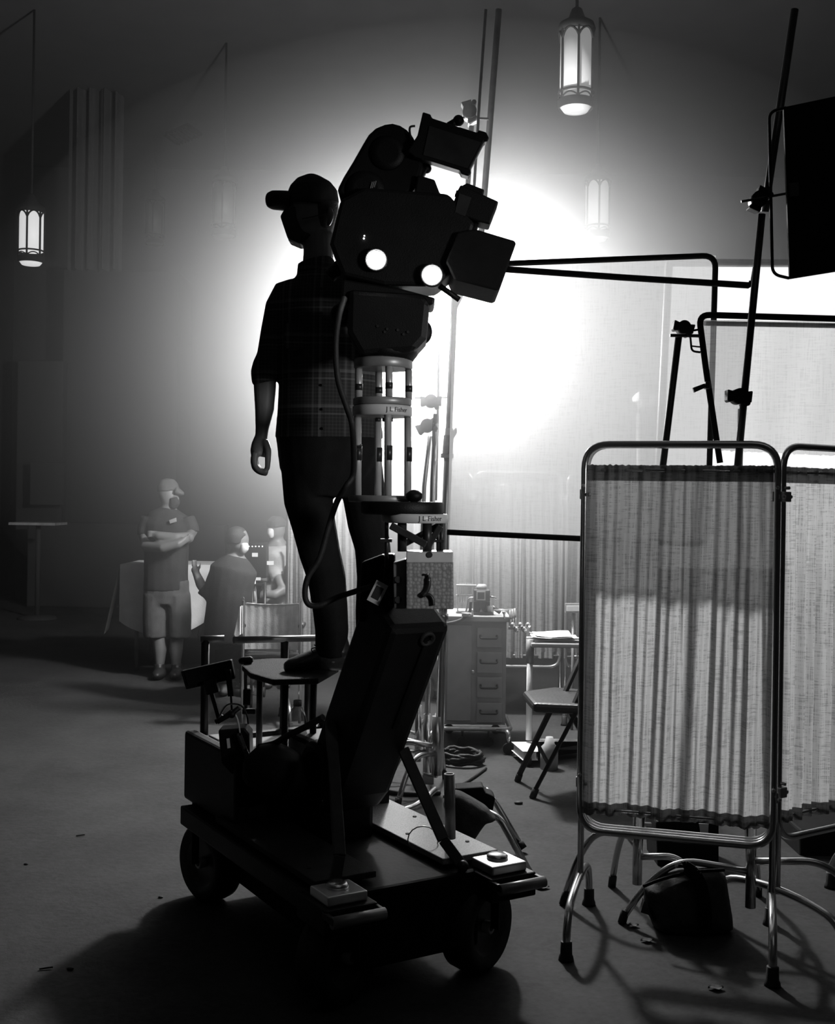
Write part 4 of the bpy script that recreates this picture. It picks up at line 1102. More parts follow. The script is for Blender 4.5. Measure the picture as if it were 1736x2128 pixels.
# second thinner stand behind it
f1 = P(886, 1645, 5.95); f1.z = 0
st2 = stand('light_stand', 'thin chrome stand directly left of the thick one, behind the boom arm', f1, [Vector((f1.x, f1.y, .12)), P(886, 1600, 5.95), P(893, 1280, 5.95), P(900, 1000, 5.95), P(905, 880, 5.95)], .015, [math.radians(70), math.radians(160), math.radians(225)], reach=.30, group=GS, legr=.011)
mb = MB(); mb.box(P(890, 1618, 5.93), (.06, .05, .05)); mb.cyl(P(880, 1608, 5.91), P(905, 1612, 5.91), .009, 10); mb.ball(P(906, 1611, 5.89), .014); mb.build('clamp', 'chrome', st2, .003)
MB().prism([P(872, 1398, 5.93), P(893, 1402, 5.93), P(893, 1411, 5.93), P(872, 1409, 5.93)], (0, .10, 0)).build('flag_plate', 'plate_metal', st2)
grip_head(896, 834, 5.95, .05, st2, .82, 'mid_metal'); MB().tube([P(906, 860, 5.95), P(904, 880, 5.95)], .013, 12).build('neck', 'mid_metal', st2)
MB().cyl(P(862, 827, 5.93), P(930, 826, 5.93), .005, 10).build('rod', 'mid_metal', st2)
h = grip_head(888, 885, 5.99, .5, st2, .85, 'mid_metal')
f2 = P(868, 1625, 6.2); f2.z = 0
st3 = stand('light_stand', 'slim haze-pale stand leaning left behind the tube riser', f2, [Vector((f2.x, f2.y, .12)), P(872, 1300, 6.2), P(882, 1010, 6.1), P(894, 905, 6.05)], .012, [math.radians(80), math.radians(150), math.radians(200)], reach=.30, group=GS, legr=.010)
MB().tube([P(913, 640, 6.05), P(911, 830, 6.05), P(906, 1040, 6.05)], .007, 10).build('thin_rod', 'mid_metal', st3)
# tall pole and thin rod carried on above the camera monitor
MB().tube([P(944, 640, 5.9), P(985, 560, 5.9), P(1001, 480, 5.9), P(1037, 20, 5.9)], .0165, 14).build('tall_pole', 'mid_metal', st1)
MB().tube([P(966, 560, 5.85), P(970, 430, 5.85), P(976, 330, 5.85), P(980, 262, 5.85)], .013, 12).build('arm', 'mid_metal', st1)
grip_head(976, 235, 5.85, 1.95, st1, .85, 'mid_metal')
MB().cyl(P(952, 244, 5.85), P(1016, 247, 5.85), .006, 10).build('rod', 'mid_metal', st1)
MB().tube([P(1010, 20, 5.8), P(998, 190, 5.8), P(985, 400, 5.8), P(976, 560, 5.8)], .0075, 10).build('long_rod', 'mid_metal', st1)

# big open net frame whose top bar crosses right of the matte box
n1 = thing('silk_diffuser', 'big square frame of thin white silk, its dark bars running right from the matte box', 'frame', P(1200, 1112, 4.86))
cor = [P(944, 552, 4.60), P(1488, 531, 4.40), P(1470, 1132, 4.35), P(930, 1106, 4.55)]
MB().tube(fillet([cor[0].lerp(cor[1], .02)] + cor[1:], .05, 6), .0115, 10).build('frame_bar', 'foam', n1)


def netf(u, v):
    p = cor[0].lerp(cor[1], u).lerp(cor[3].lerp(cor[2], u), v); p.y += .006 * math.sin(u * 13 + v * 7) * math.sin(PI * u) * math.sin(PI * v)
    return p


MB().grid(netf, 40, 40).build('silk', 'net', n1, fixn=False)
am = MB().tube([P(1000, 556, 4.30), P(1300, 577, 4.25), P(1556, 593, 4.2), P(1562, 588, 4.2)], .012, 12).build('lower_bar', 'foam', n1)
MB().tube(smooth_path([P(1562, 592, 4.2), P(1565, 575, 4.2), P(1568, 556, 4.2)], 4), [.006] * 9, 8).build('tie_cord', 'rubber', am)

# right group: stand with a scrim flag
f5 = P(1325, 1806, 4.25); f5.z = 0
st5 = stand('light_stand', 'dark slanting stand left of the scrim flag, behind the foreground screen', f5, [Vector((f5.x, f5.y, .12)), P(1340, 1600, 4.25), P(1366, 1080, 4.25), P(1378, 970, 4.23), P(1411, 700, 4.20)], .0125, [math.radians(168), math.radians(100), math.radians(-20)], mt='dark_metal', hub_z=.27, reach=.27, group=GS)
for ch in [o for o in bpy.data.objects if o.parent == st5 and (o.name.startswith('leg') or o.name.startswith('hub'))]: ch.data.materials[0] = MATS['chrome']
grip_head(1420, 681, 4.20, -.18, st5, .80)
mb = MB(); mb.cyl(P(1393, 697, 4.18), P(1455, 698, 4.18), .006, 10); mb.build('rod', 'dark_metal', st5)
sc = thing('scrim_flag', 'white scrim in a black bar frame at right, its lower hem ragged', 'scrim', P(1560, 940, 4.20))
tl = P(1453, 654, 4.20); tr = P(1790, 664, 4.12)
MB().tube(fillet([P(1497, 962, 4.20), P(1468, 770, 4.20), tl, tr], .04, 6), .0115, 12).build('frame_bar', 'black_matte', sc)
MB().tube([P(1462, 672, 4.24), P(1790, 678, 4.16)], .009, 10).build('back_bar', 'black_matte', sc)
cs = [P(1460, 664, 4.21), P(1790, 670, 4.13), P(1790, 950, 4.13), P(1496, 936, 4.21)]


def scf(u, v):
    p = cs[0].lerp(cs[1], u).lerp(cs[3].lerp(cs[2], u), v)
    p.y += .006 * math.sin(u * 17 + v * 4); p.z += (.006 * noise.noise(Vector((u * 40, 1, 2))) if v == 1 else 0); return p


MB().grid(scf, 60, 20).build('scrim_fabric', 'scrim', sc, fixn=False)
mb = MB(); mb.tube(fillet(pxs([(1452, 685), (1434, 688), (1438, 730), (1456, 732)], 4.20), .015, 4), .004, 8); mb.tube(pxs([(1437, 719), (1455, 721)], 4.20), .003, 8); mb.build('handle', 'dark_metal', sc)
pq = [P(1440, 806, 4.18), P(1464, 797, 4.18), P(1466, 806, 4.18), P(1443, 816, 4.18)]
cl_ = MB().prism(pq, (0, .012, 0)).build('clip', 'dark_metal', sc); mb = MB(); mb.box(P(1470, 801, 4.18), (.018, .03, .026)); mb.build('clip_jaw', 'dark_metal', cl_, .003)
# right-hand stand, its arm and the solid flag
f6 = P(1560, 1876, 4.02); f6.z = 0
st6 = stand('light_stand', 'rightmost stand with a long slanting arm holding the black flag', f6, [Vector((f6.x, f6.y, .12)), P(1548, 1500, 4.02), P(1537, 970, 4.02), P(1541, 850, 4.02)], .0115, [math.radians(-12), math.radians(166), math.radians(70)], mt='chrome', hub_z=.26, reach=.44, group=GS)
grip_head(1535, 824, 4.0, -.02, st6, .95, 'black_paint')
MB().tube([P(1533, 975, 3.99), P(1560, 690, 3.98), P(1584, 445, 3.97)], .0125, 12).build('arm', 'dark_metal', st6)
grip_head(1576, 416, 3.96, 1.15, st6, .95, 'black_paint')
MB().cyl(P(1541, 419, 3.93), P(1636, 402, 3.93), .0045, 10).build('rod', 'dark_metal', st6)
MB().tube([P(1590, 440, 4.02), P(1600, 370, 3.99), P(1652, 20, 3.99)], .0135, 12).build('upper_arm', 'dark_metal', st6)
fg = thing('black_flag', 'solid black flag with a wire loop at the right edge', 'flag', P(1660, 575, 3.9))
MB().prism(pxs([(1628, 224), (1790, 190), (1790, 556), (1641, 580)], 3.9), (0, .012, 0)).build('flag_cloth', 'black_matte', fg)
MB().tube(fillet(pxs([(1634, 224), (1599, 232), (1606, 570), (1640, 578)], 3.9), .045, 8), .0052, 10).build('wire_frame', 'black_paint', fg)
MB().prism(pxs([(1640, 381), (1660, 379), (1661, 407), (1642, 409)], 3.888), (0, .003, 0)).build('tag', 'dark_metal', fg)

# large lit diffusion panel behind the flags
dp = thing('backlit_diffuser', 'large glowing white diffusion panel in a pale frame behind the flags', 'diffusion panel', Vector((P(1540, 1000, 6.3).x, 6.3, 0)))
pc = [P(1397, 552, 6.3), P(1830, 556, 6.3), P(1830, 1180, 6.3), P(1366, 1180, 6.3)]
MB().prism(pc, (0, .03, 0)).build('silk', 'lit_silk', dp)
pf = [P(1391, 546, 6.28), P(1840, 548, 6.28), P(1840, 1190, 6.28), P(1359, 1190, 6.28)]
MB().tube(fillet(pf, .02, 3, True), .022, 10, True).build('frame_bar', 'mid_metal', dp)
for x0, x1, y0 in ((1366, 1340, 1190), (1760, 1790, 1190)):
    a = P(x0, y0, 6.28); MB().tube([a, Vector((P(x1, 1600, 6.28).x, 6.28, .0))], .018, 10).build('support_leg', 'mid_metal', dp)
# small studio lamp lost in the glow
sl = stand('studio_lamp', 'small studio lamp on a stand, nearly lost in the glow at right', Vector((P(1328, 1500, 7.6).x, 7.6, 0)), [Vector((P(1328, 1500, 7.6).x, 7.6, .1)), P(1328, 860, 7.6)], .016, [math.radians(30), math.radians(150), math.radians(270)], mt='mid_metal', reach=.4)
sl['category'] = 'lamp'
MB().prism(pxs([(1323, 820), (1368, 822), (1368, 845), (1330, 850)], 7.6), (0, .14, 0)).build('lamp_head', 'mid_metal', sl, .01)
MB().prism(pxs([(1365, 838), (1382, 842), (1378, 880), (1362, 855)], 7.58), (0, .14, 0)).build('barn_door', 'black_matte', sl)
MB().prism(pxs([(1318, 824), (1326, 816), (1324, 834), (1319, 833)], 7.6), (0, .12, 0)).build('lens', 'studio_lens', sl)

# ------------------------------------------------------------------ bags and cases on the floor
def bag(name, label, outline, d, depth, cat='sandbag', mt='canvas'):
    t = thing(name, label, cat, P(outline[0][0], max(p[1] for p in outline), d))
    ps = pxs(outline, d); c = sum(ps, Vector()) / len(ps); mb = MB()
    rings = []
    for j in range(-4, 5):
        s = math.sqrt(max(0, 1 - (j / 4.3) ** 2)) ** .6
        rings.append([c + (p - c) * (s if abs(j) < 4 else s * .8) + Vector((0, j / 4 * depth / 2, 0)) for p in ps])
    vs = [p for r in rings for p in r]; n = len(ps); fs = []
    for j in range(8):
        for i in range(n): fs.append((j * n + i, j * n + (i + 1) % n, (j + 1) * n + (i + 1) % n, (j + 1) * n + i))
    fs.append(tuple(range(n - 1, -1, -1))); fs.append(tuple(8 * n + i for i in range(n)))
    mb.add(vs, fs, True)
    return t, mb.build('bag_body', mt, t, remesh=.008)


lowz = 0.0
b1, bb = bag('sandbag', 'dark strapped sandbag slumped over a chrome leg under the foreground screen', [(1338, 1842), (1362, 1829), (1390, 1815), (1415, 1805), (1450, 1799), (1488, 1797), (1507, 1815), (1512, 1850), (1521, 1905), (1522, 1926), (1490, 1936), (1440, 1939), (1385, 1938), (1358, 1925), (1340, 1880)], 4.08, .20)
mb = MB()
sp_ = smooth_path([P(1416, 1799, 4.05), P(1426, 1803, 3.985), P(1446, 1820, 3.965), P(1459, 1852, 3.958), P(1466, 1900, 3.958), P(1464, 1932, 3.97)], 5)
for p, q in zip(sp_, sp_[1:]): mb.bar(p, q + (q - p) * .15, .045, .010, (0, 1, 0))
mb.build('strap', 'black_matte', b1)
MB().tube(smooth_path([P(1337, 1842, 4.0), P(1380, 1826, 3.99), P(1440, 1812, 3.985), P(1506, 1808, 3.99)], 5), .006, 8).build('seam', 'black_matte', b1)
MB().prism(pxs([(1338, 1868), (1330, 1893), (1346, 1898), (1360, 1918)], 4.03), (0, .03, 0)).build('torn_corner', 'canvas', b1)
b2, _ = bag('sandbag', 'dark sandbag hanging over the stand leg right of the dolly', [(943, 1642), (958, 1645), (985, 1660), (1010, 1675), (1024, 1690), (1034, 1702), (1012, 1706), (1000, 1722), (985, 1745), (975, 1752), (940, 1730), (930, 1700), (920, 1670)], 4.55, .16)
mb = MB(); mb.prism(pxs([(945, 1633), (1003, 1629), (1006, 1640), (1025, 1648), (1028, 1655), (1022, 1685), (1000, 1665), (960, 1645)], 4.85), (0, .10, 0)); mb.build('flap', 'black_matte', b2, .008)
st9 = thing('light_stand', 'low chrome stand legs splaying out from under the sandbag by the dolly', 'light stand', P(1020, 1770, 4.65)); 
MB().tube(fillet([P(960, 1672, 4.85), P(1020, 1690, 4.72), P(1040, 1702, 4.68), P(1105, 1820, 4.615)], .10, 8), .0145, 12).build('leg', 'chrome', st9)
lg = MB().tube([P(1010, 1640, 5.05), P(1028, 1664, 5.02), P(1080, 1752, 4.95)], .0125, 12).build('leg', 'chrome', st9)
MB().cyl(P(1079, 1750, 4.95), P(1088, 1764, 4.94), .018, 12).build('foot_cap', 'rubber', lg)
for px0, py0, px1, py1, d0, d1 in ((838, 1680, 900, 1668, 4.9, 4.95), (850, 1664, 868, 1660, 5.1, 5.1), (800, 1600, 845, 1590, 5.5, 5.5)):
    pass
MB().tube(fillet([P(820, 1692, 4.65), P(870, 1672, 4.85), P(905, 1640, 4.97)], .1, 6), .0125, 12).build('leg', 'chrome', st9)
cs1 = thing('equipment_case', 'black equipment case with a tag, seen beneath the foreground screen\'s curtain', 'case', P(1416, 1790, 4.9))
MB().prism(pxs([(1352, 1690), (1480, 1690), (1480, 1793), (1356, 1791)], 4.9), (0, .24, 0)).build('case_body', 'black_matte', cs1, .01)
MB().prism(pxs([(1453, 1711), (1473, 1712), (1472, 1733), (1456, 1733)], 4.775), (0, .004, 0)).build('printed_tag', 'plate_metal', cs1)
MB().prism(pxs([(1336, 1709), (1354, 1710), (1354, 1716), (1337, 1715)], 4.79), (0, .02, 0)).build('latch', 'chrome', cs1)
cs2 = thing('equipment_case', 'low dark case beyond the second screen at the right edge', 'case', P(1690, 1790, 5.1))
MB().prism(pxs([(1640, 1705), (1760, 1705), (1760, 1785), (1640, 1785)], 5.1), (0, .3, 0)).build('case_body', 'black_matte', cs2, .01)

# small litter on the concrete
for i, (px, py, sx, kind, lab) in enumerate((
        (1078, 1671, .022, 'stone', 'dark pebble on the floor below the folding chair'),
        (1126, 1846, .030, 'leaf', 'curled dry leaf on the floor between the dolly and the foreground screen'),
        (1316, 1926, .020, 'leaf', 'dry leaf scrap beside the strapped sandbag'),
        (1345, 1957, .022, 'leaf', 'dry leaf scrap in front of the strapped sandbag'),
        (1488, 2056, .024, 'leaf', 'dry leaf on the floor near the bottom right corner'),
        (97, 2015, .018, 'twig', 'short dark twig on the floor at the lower left'),
        (146, 2015, .012, 'stone', 'small dark pebble right of the twig at the lower left'),
        (168, 1738, .016, 'twig', 'dark twig on the bright floor left of the dolly, farthest back'),
        (54, 1797, .010, 'stone', 'tiny pebble by the left edge of the floor'),
        (334, 1866, .010, 'stone', 'tiny pebble on the floor left of the dolly\'s rear wheel'))):
    u, v = px - CX, HY - py; vz = u * SR + v * CR; d = -CAM_H * F / vz; c = P(px, py, d); c.z = 0
    mb = MB()
    if kind == 'stone': mb.ball(c + Vector((0, 0, sx * .3)), (sx, sx * .7, sx * .4), 10, 6)
    elif kind == 'twig': mb.tube(smooth_path([c + Vector((-sx * 1.2, -.006, .004)), c + Vector((0, .002, .005)), c + Vector((sx, .006, .006))], 4), .003, 6)
    else:
        def lf(a, b, c=c, sx=sx): return c + Vector(((a - .5) * 2 * sx, (b - .5) * sx * 1.6 * math.sin(PI * min(max(a, .04), .96)), .002 + .008 * abs(b - .5) + .003 * math.sin(a * 5) ** 2))
        def lf2(a, b): return lf(a, b) + Vector((0, 0, .0015))
        mb.grid(lf, 8, 4); mb.grid(lf2, 8, 4)
    tag(mb.build(kind, 'rubber' if kind != 'leaf' else 'leaf'), lab, {'stone': 'pebble', 'twig': 'twig', 'leaf': 'leaf'}[kind])

# ------------------------------------------------------------------ the doctor's corner in the middle distance
cab = thing('drawer_cabinet', 'grey metal medical cabinet with four drawers and a tall door', 'cabinet', P(985, 1542, 7.0))
d0 = 7.05; zt = P(985, 1290, d0).z; zb = P(985, 1506, d0).z; xl = P(922, 1400, d0).x; xr = P(1052, 1400, d0).x
MB().box(((xl + xr) / 2, d0 + .22, (zt + zb) / 2), (xr - xl, .44, zt - zb)).build('body', 'cabinet_paint', cab, .004)
MB().box(((xl + xr) / 2, d0 + .21, zt + .015), (xr - xl + .04, .50, .035)).build('top', 'cabinet_paint', cab, .006)
x_door = P(982, 1400, d0).x
dr = MB().box(((xl + .015 + x_door) / 2, d0 - .006, (zt + zb) / 2), (x_door - xl - .03, .016, zt - zb - .05)).build('door', 'cabinet_paint', cab, .003)
MB().ball(P(983, 1396, d0 - .03), .014).build('door_knob', 'chrome', dr)
for i, (ya, yb) in enumerate(((1302, 1347), (1353, 1400), (1405, 1452), (1458, 1503))):
    a, b = P(992, ya, d0), P(1043, yb, d0)
    w_ = MB().box(((a.x + b.x) / 2, d0 - .006, (a.z + b.z) / 2), (b.x - a.x, .016, a.z - b.z - .01)).build('drawer', 'cabinet_paint', cab, .003)
    q = P(1016, ya + 22, d0 - .02); MB().tube(fillet([q + Vector((-.05, 0, .01)), q + Vector((-.05, -.02, -.006)), q + Vector((.05, -.02, -.006)), q + Vector((.05, 0, .01))], .01, 3), .007, 8).build('pull_handle', 'dark_metal', w_)
mb = MB(); mb.tube(fillet([(xl - .03, d0 - .03, zb - .02), (xr + .03, d0 - .03, zb - .02), (xr + .03, d0 + .45, zb - .02), (xl - .03, d0 + .45, zb - .02)], .04, 4, True), .014, 10, True); mb.build('base_rail', 'steel', cab)
for x, y in ((xl + .12, d0 + .02), (xr - .10, d0 + .02), (xl + .05, d0 + .40), (xr - .03, d0 + .40)):
    c = MB().cyl((x, y - .008, .03), (x, y + .02, .03), .03, 16).build('caster', 'rubber', cab); MB().cyl((x, y + .006, .05), (x, y + .006, zb - .02), .008, 8).build('caster_stem', 'dark_metal', c)
for px, d in ((1058, 6.85), (900, 6.95)):
    q = P(px, 1500, d); lg = MB().tube(fillet([Vector((q.x - .06 * (1 if px > 1000 else -1), d + .12, zb - .02)), Vector((q.x, d, zb + .0)), Vector((q.x, d, .07))], .05, 5), .014, 10).build('leg', 'chrome', cab)
    MB().cyl((q.x, d - .012, .035), (q.x, d + .012, .035), .035, 16).build('leg_caster', 'rubber', lg)
ztop = zt + .034
# test tube rack
rk = thing('test_tube_rack', 'wire rack of upright glass tubes on the left of the cabinet top', 'rack', Vector((P(966, 1275, 7.2).x, 7.2, ztop)))
a, b = P(952, 1216, 7.2), P(986, 1275, 7.2); top_z, bot_z = a.z, ztop + .006
mb = MB()
for z in (top_z, (top_z + bot_z) / 2 + .02, bot_z): mb.box(((a.x + b.x) / 2, 7.2, z), (b.x - a.x + .02, .06, .006))
for x in (a.x, b.x): mb.box((x, 7.2, (top_z + bot_z) / 2), (.006, .06, top_z - bot_z))
mb.build('rack_frame', 'steel', rk)
for i in range(6): MB().cyl((a.x + .015 + i * (b.x - a.x - .03) / 5, 7.2, bot_z + .06), (a.x + .015 + i * (b.x - a.x - .03) / 5, 7.2, top_z + .015), .007, 10).build('glass_tube', 'clear_plastic', rk)
# apparatus
ap = thing('apparatus', 'black boxy laboratory device with a framed dial plate on the cabinet', 'device', Vector((P(1002, 1283, 7.12).x, 7.12, ztop)))
a, b = P(985, 1225, 7.12), P(1018, 1250, 7.12)
MB().box(((a.x + b.x) / 2, 7.14, (a.z + b.z) / 2), (b.x - a.x, .12, a.z - b.z)).build('head', 'dark_metal', ap, .006)
for x in (a.x + .01, b.x - .01): MB().box((x, 7.14, (b.z + ztop) / 2), (.022, .09, b.z - ztop)).build('side_post', 'dark_metal', ap, .003)
MB().box(((a.x + b.x) / 2, 7.17, (b.z + ztop) / 2), (b.x - a.x - .04, .02, b.z - ztop)).build('front_pane', 'paper', ap)
MB().box(((a.x + b.x) / 2, 7.14, ztop + .008), (b.x - a.x + .03, .16, .016)).build('base', 'dark_metal', ap)
q = P(1000, 1238, 7.07); dpn = MB().box(q, (.055, .008, .055)).build('dial_plate', 'plate_metal', ap); MB().box(q - Vector((0, .004, 0)), (.04, .006, .04)).build('dial_face', 'dark_metal', dpn)
MB().lathe([(.018, -.05), (.022, -.02), (.016, -.015), (.01, 0)], P(1001, 1265, 7.09), seg=16).build('flask', 'dark_metal', ap)
mb = MB(); mb.lathe([(.03, 0), (.034, .012), (.025, .03), (.02, .032)], Vector(((a.x + b.x) / 2, 7.14, a.z)), seg=18); mb.build('lid', 'steel', ap)
mb = MB(); mb.tube(pxs([(1018, 1240), (1030, 1241), (1031, 1248)], 7.12), .006, 8); mb.build('side_tap', 'chrome', ap)
mb = MB(); mb.tube(smooth_path(pxs([(985, 1242), (975, 1244), (972, 1258), (968, 1275)], 7.1), 5), .006, 8); mb.build('feed_pipe', 'chrome', ap)
tag(MB().tube(smooth_path(pxs([(979, 1250), (976, 1272), (962, 1286), (944, 1293), (926, 1296)], 7.0), 6), .010, 10).build('hose', 'rubber'), 'dark hose drooping over the cabinet front from the device', 'hose')
# brass valves hanging at the cabinet's right corner
vv = thing('valve_manifold', 'shiny cluster of pipes and taps at the cabinet\'s right top corner', 'valves', P(1080, 1308, 7.0))
mb = MB()
for i in range(3): mb.cut().cyl(P(1061 + i * 5, 1304 - i * 2, 7.0 + .02 * i), P(1061 + i * 5, 1268 - i * 2, 7.0 + .02 * i), .008, 10)
mb.build('riser_pipe', 'chrome', vv)
MB().tube(pxs([(1057, 1304), (1075, 1305), (1096, 1306)], 7.0), .011, 12).build('header_pipe', 'chrome', vv)
mb = MB()
for i in range(5): mb.cut().ball(P(1066 + i * 8, 1299 + (i % 2) * 9, 6.98), .018, 10, 8)
mb.build('tap_head', 'chrome', vv)
MB().tube(pxs([(1026, 1267), (1050, 1268), (1075, 1265)], 7.05), .005, 8).build('cross_pipe', 'chrome', vv)
mb = MB(); mb.cyl(P(1049, 1286, 7.0), P(1048, 1274, 7.0), .006, 8); mb.ball(P(1048, 1273, 7.0), .012); mb.build('post_knob', 'chrome', vv)
tag(MB().lathe([(.035, 0), (.04, .02), (.03, .024), (.005, .024)], Vector((P(972, 1292, 6.97).x, 6.98, ztop)), seg=20).build('small_dish', 'chrome'), 'small polished dish at the front edge of the cabinet top', 'dish')
tl_ = thing('dental_tool', 'dark cylindrical tool lying beside the boxy device', 'tool', Vector((P(1030, 1283, 7.1).x, 7.1, ztop)))
MB().tube([Vector((P(1022, 1283, 7.1).x, 7.1, ztop + .05)), Vector((P(1040, 1283, 7.1).x, 7.1, ztop + .014))], .013, 12).build('barrel', 'dark_metal', tl_)
MB().lathe([(.022, 0), (.022, .05), (.014, .055)], Vector((P(1019, 1283, 7.1).x, 7.1, ztop)), seg=16).build('holder', 'steel', tl_)

# tray table with papers
tt = thing('tray_table', 'white wheeled overbed tray table beside the cabinet', 'table', P(1102, 1575, 6.8))
TD = 6.8; a = P(1106, 1336, TD); zt2 = a.z
MB().box((a.x + .26, TD + .10, zt2 - .006), (.54, .36, .024)).build('tray_top', 'cabinet_paint', tt, .006)
q = P(1102, 1340, TD)
MB().cyl((q.x, TD, .10), (q.x, TD, zt2 - .10), .018, 14).build('column', 'white_cloth', tt); MB().cyl((q.x, TD, zt2 - .12), (q.x, TD, zt2 + .02), .024, 14).build('column_sleeve', 'mid_metal', tt)
MB().prism([Vector((q.x - .09, TD, .06)), Vector((q.x + .45, TD + .05, .06)), Vector((q.x + .45, TD + .13, .06)), Vector((q.x + .05, TD + .12, .06)), Vector((q.x + .02, TD - .24, .06)), Vector((q.x - .05, TD - .24, .06))], (0, 0, .05)).build('base', 'white_cloth', tt, .01)
for dx, dy in ((-.02, -.24), (.42, .09), (-.06, .06)): MB().cyl((q.x + dx - .012, TD + dy, .034), (q.x + dx + .012, TD + dy, .034), .034, 14).build('caster', 'rubber', tt)
mb = MB(); mb.lathe([(.05, 0), (.05, .12), (.03, .14), (.02, .18)], (P(1142, 1560, 6.5).x, 6.5, 0.0), seg=20)
tag(mb.build('oil_can', 'plate_metal'), 'pale stubby canister on the floor behind the folding chair\'s legs', 'canister')
for i in range(5):
    w0 = random.uniform(-.02, .02)
    mb = MB(); zc = zt2 + .008 + i * .009
    def pg(u, v, i=i, zc=zc, w0=w0): return Vector((a.x + .02 + w0 + u * (.30 - .02 * i), TD - .02 + v * .24 + w0, zc + .012 * math.sin(u * 3 + i) * (1 - u) + .006 * math.sin(v * 4 + i)))
    def pg2(u, v, pg=pg): return pg(u, v) + Vector((0, 0, .0015))
    mb.grid(pg, 14, 8); mb.grid(pg2, 14, 8)
    tag(mb.build('paper', 'paper'), ['lowest', 'second lowest', 'middle', 'second highest', 'topmost'][i] + ' crumpled white sheet in the stack on the tray table', 'paper', 'papers on the tray table')
sg = thing('wall_box', 'small pale framed box on the far screen above the tray table', 'box', P(1190, 1275, 7.6))
MB().prism(pxs([(1175, 1254), (1215, 1254), (1215, 1273), (1175, 1273)], 7.6), (0, .06, 0)).build('box_frame', 'mid_metal', sg); MB().prism(pxs([(1178, 1259), (1213, 1259), (1213, 1270), (1178, 1270)], 7.565), (0, .01, 0)).build('box_front', 'paper', sg)
MB().cyl((P(1192, 1270, 7.62).x, 7.62, 0.0), P(1192, 1270, 7.62), .01, 8).build('support_rod', 'mid_metal', sg)
# folding chair
fc = thing('folding_chair', 'dark metal folding chair left of the foreground screen', 'chair', P(1150, 1640, 5.8))
seat = [P(1086, 1472, 6.15), P(1108, 1494, 5.78), P(1245, 1496, 5.72), P(1245, 1470, 6.2), P(1150, 1464, 6.3)]
MB().prism([Vector((p.x, p.y, .47)) for p in seat], (0, 0, .05)).build('seat', 'leather', fc, .018)
zs = .45
for p, q in ((Vector((P(1145, 1490, 5.85).x, 5.85, zs)), Vector((P(1076, 1612, 6.2).x, 6.2, .015))), (Vector((P(1196, 1505, 5.75).x, 5.75, zs)), Vector((P(1107, 1650, 5.85).x, 5.85, .015))), (Vector((P(1170, 1480, 6.1).x, 6.15, zs)), Vector((P(1265, 1600, 6.2).x, 6.2, .015))), (Vector((P(1185, 1480, 5.9).x, 5.9, zs)), Vector((P(1275, 1640, 5.8).x, 5.8, .015)))):
    lg = MB().bar(p, q, .028, .018).build('leg', 'black_paint', fc, .004); MB().cyl(q - Vector((0, 0, .014)), q + (p - q).normalized() * .04, .018, 10).build('foot_cap', 'rubber', lg)
MB().bar(Vector((P(1150, 1490, 5.9).x - .075, 6.05, .26)), Vector((P(1150, 1490, 5.9).x - .03, 5.82, .18)), .014, .014).build('cross_brace', 'black_paint', fc)
p, q = Vector((P(1172, 1475, 6.1).x, 6.15, .46)), P(1212, 1420, 6.25)
for dy in (0, -.36): MB().bar(p + Vector((0, dy, 0)), Vector((P(1240, 1330, 6.3).x, 6.3 + dy, .85)), .022, .022).build('back_post', 'black_paint', fc, .003)
bp1 = Vector((P(1240, 1330, 6.3).x, 6.3, .85)); MB().prism([bp1 + Vector((-.03, .0, -.14)), bp1 + Vector((-.03, -.36, -.14)), bp1 + Vector((.0, -.36, .02)), bp1 + Vector((.0, 0, .02))], (.012, 0, 0)).build('backrest', 'leather', fc, .004)
# cable coil and loose cables
cc = P(958, 1582, 6.62); cc.z = 0; pts = []
for i in range(170):
    t = i / 169; an = t * 2 * PI * 7; r = .105 + .03 * (i % 24) / 24 + .008 * math.sin(i)
    pts.append(cc + Vector((math.cos(an) * r, math.sin(an) * r, .012 + .055 * t + .006 * math.sin(i * 1.7))))
tag(MB().tube(pts, .010, 8).build('cable_coil', 'rubber'), 'coil of thick black cable lying on the floor below the cabinet', 'cable coil')


def floor_cable(label, pts, r):
    ps = []
    for px, py in pts:
        u, v = px - CX, HY - py; vz = u * SR + v * CR; d = -CAM_H * F / vz; q = P(px, py, d); q.z = r; ps.append(q)
    tag(MB().tube(smooth_path(ps, 8), r, 8).build('cable', 'rubber'), label, 'cable')


floor_cable('loose cable running from the coil towards the centre stand', [(1010, 1600), (985, 1618), (960, 1634), (935, 1650)], .009)
floor_cable('black cable trailing on the floor left of the coil', [(800, 1545), (850, 1560), (885, 1570), (915, 1572)], .009)
floor_cable('black cable on the floor behind the right deck of the dolly', [(770, 1640), (820, 1652), (870, 1655), (915, 1652)], .012)
# table with white cloth, far left
tb = thing('table', 'long table under a white cloth behind the person with crossed arms', 'table', Vector((P(400, 1300, 10.0).x, 10.0, 0)))
xa, xb = P(262, 1178, 9.9).x, P(640, 1178, 9.9).x; zt3 = P(400, 1176, 9.9).z
MB().box(((xa + xb) / 2, 10.25, zt3 - .02), (xb - xa, .7, .035)).build('tabletop', 'cabinet_paint', tb)
for x in (xa + .08, xb - .08):
    for y in (9.98, 10.52): MB().cyl((x, y, 0), (x, y, zt3 - .03), .018, 10).build('leg', 'mid_metal', tb)


def cl1(u, v):
    x = xa - .05 + (xb - xa + .1) * u; h = (.42 + .10 * math.sin(u * 9) - .10 * u)
    h = .40 + .22 * abs(math.sin(u * 5.3 + .4)) if u < .95 else .4
    if v < .5: return Vector((x, 10.58 - v * 1.32, zt3 + .006))
    return Vector((x, 9.89 - .04 * math.sin(u * 40) * (v - .5), zt3 + .006 - (v - .5) * 2 * h))


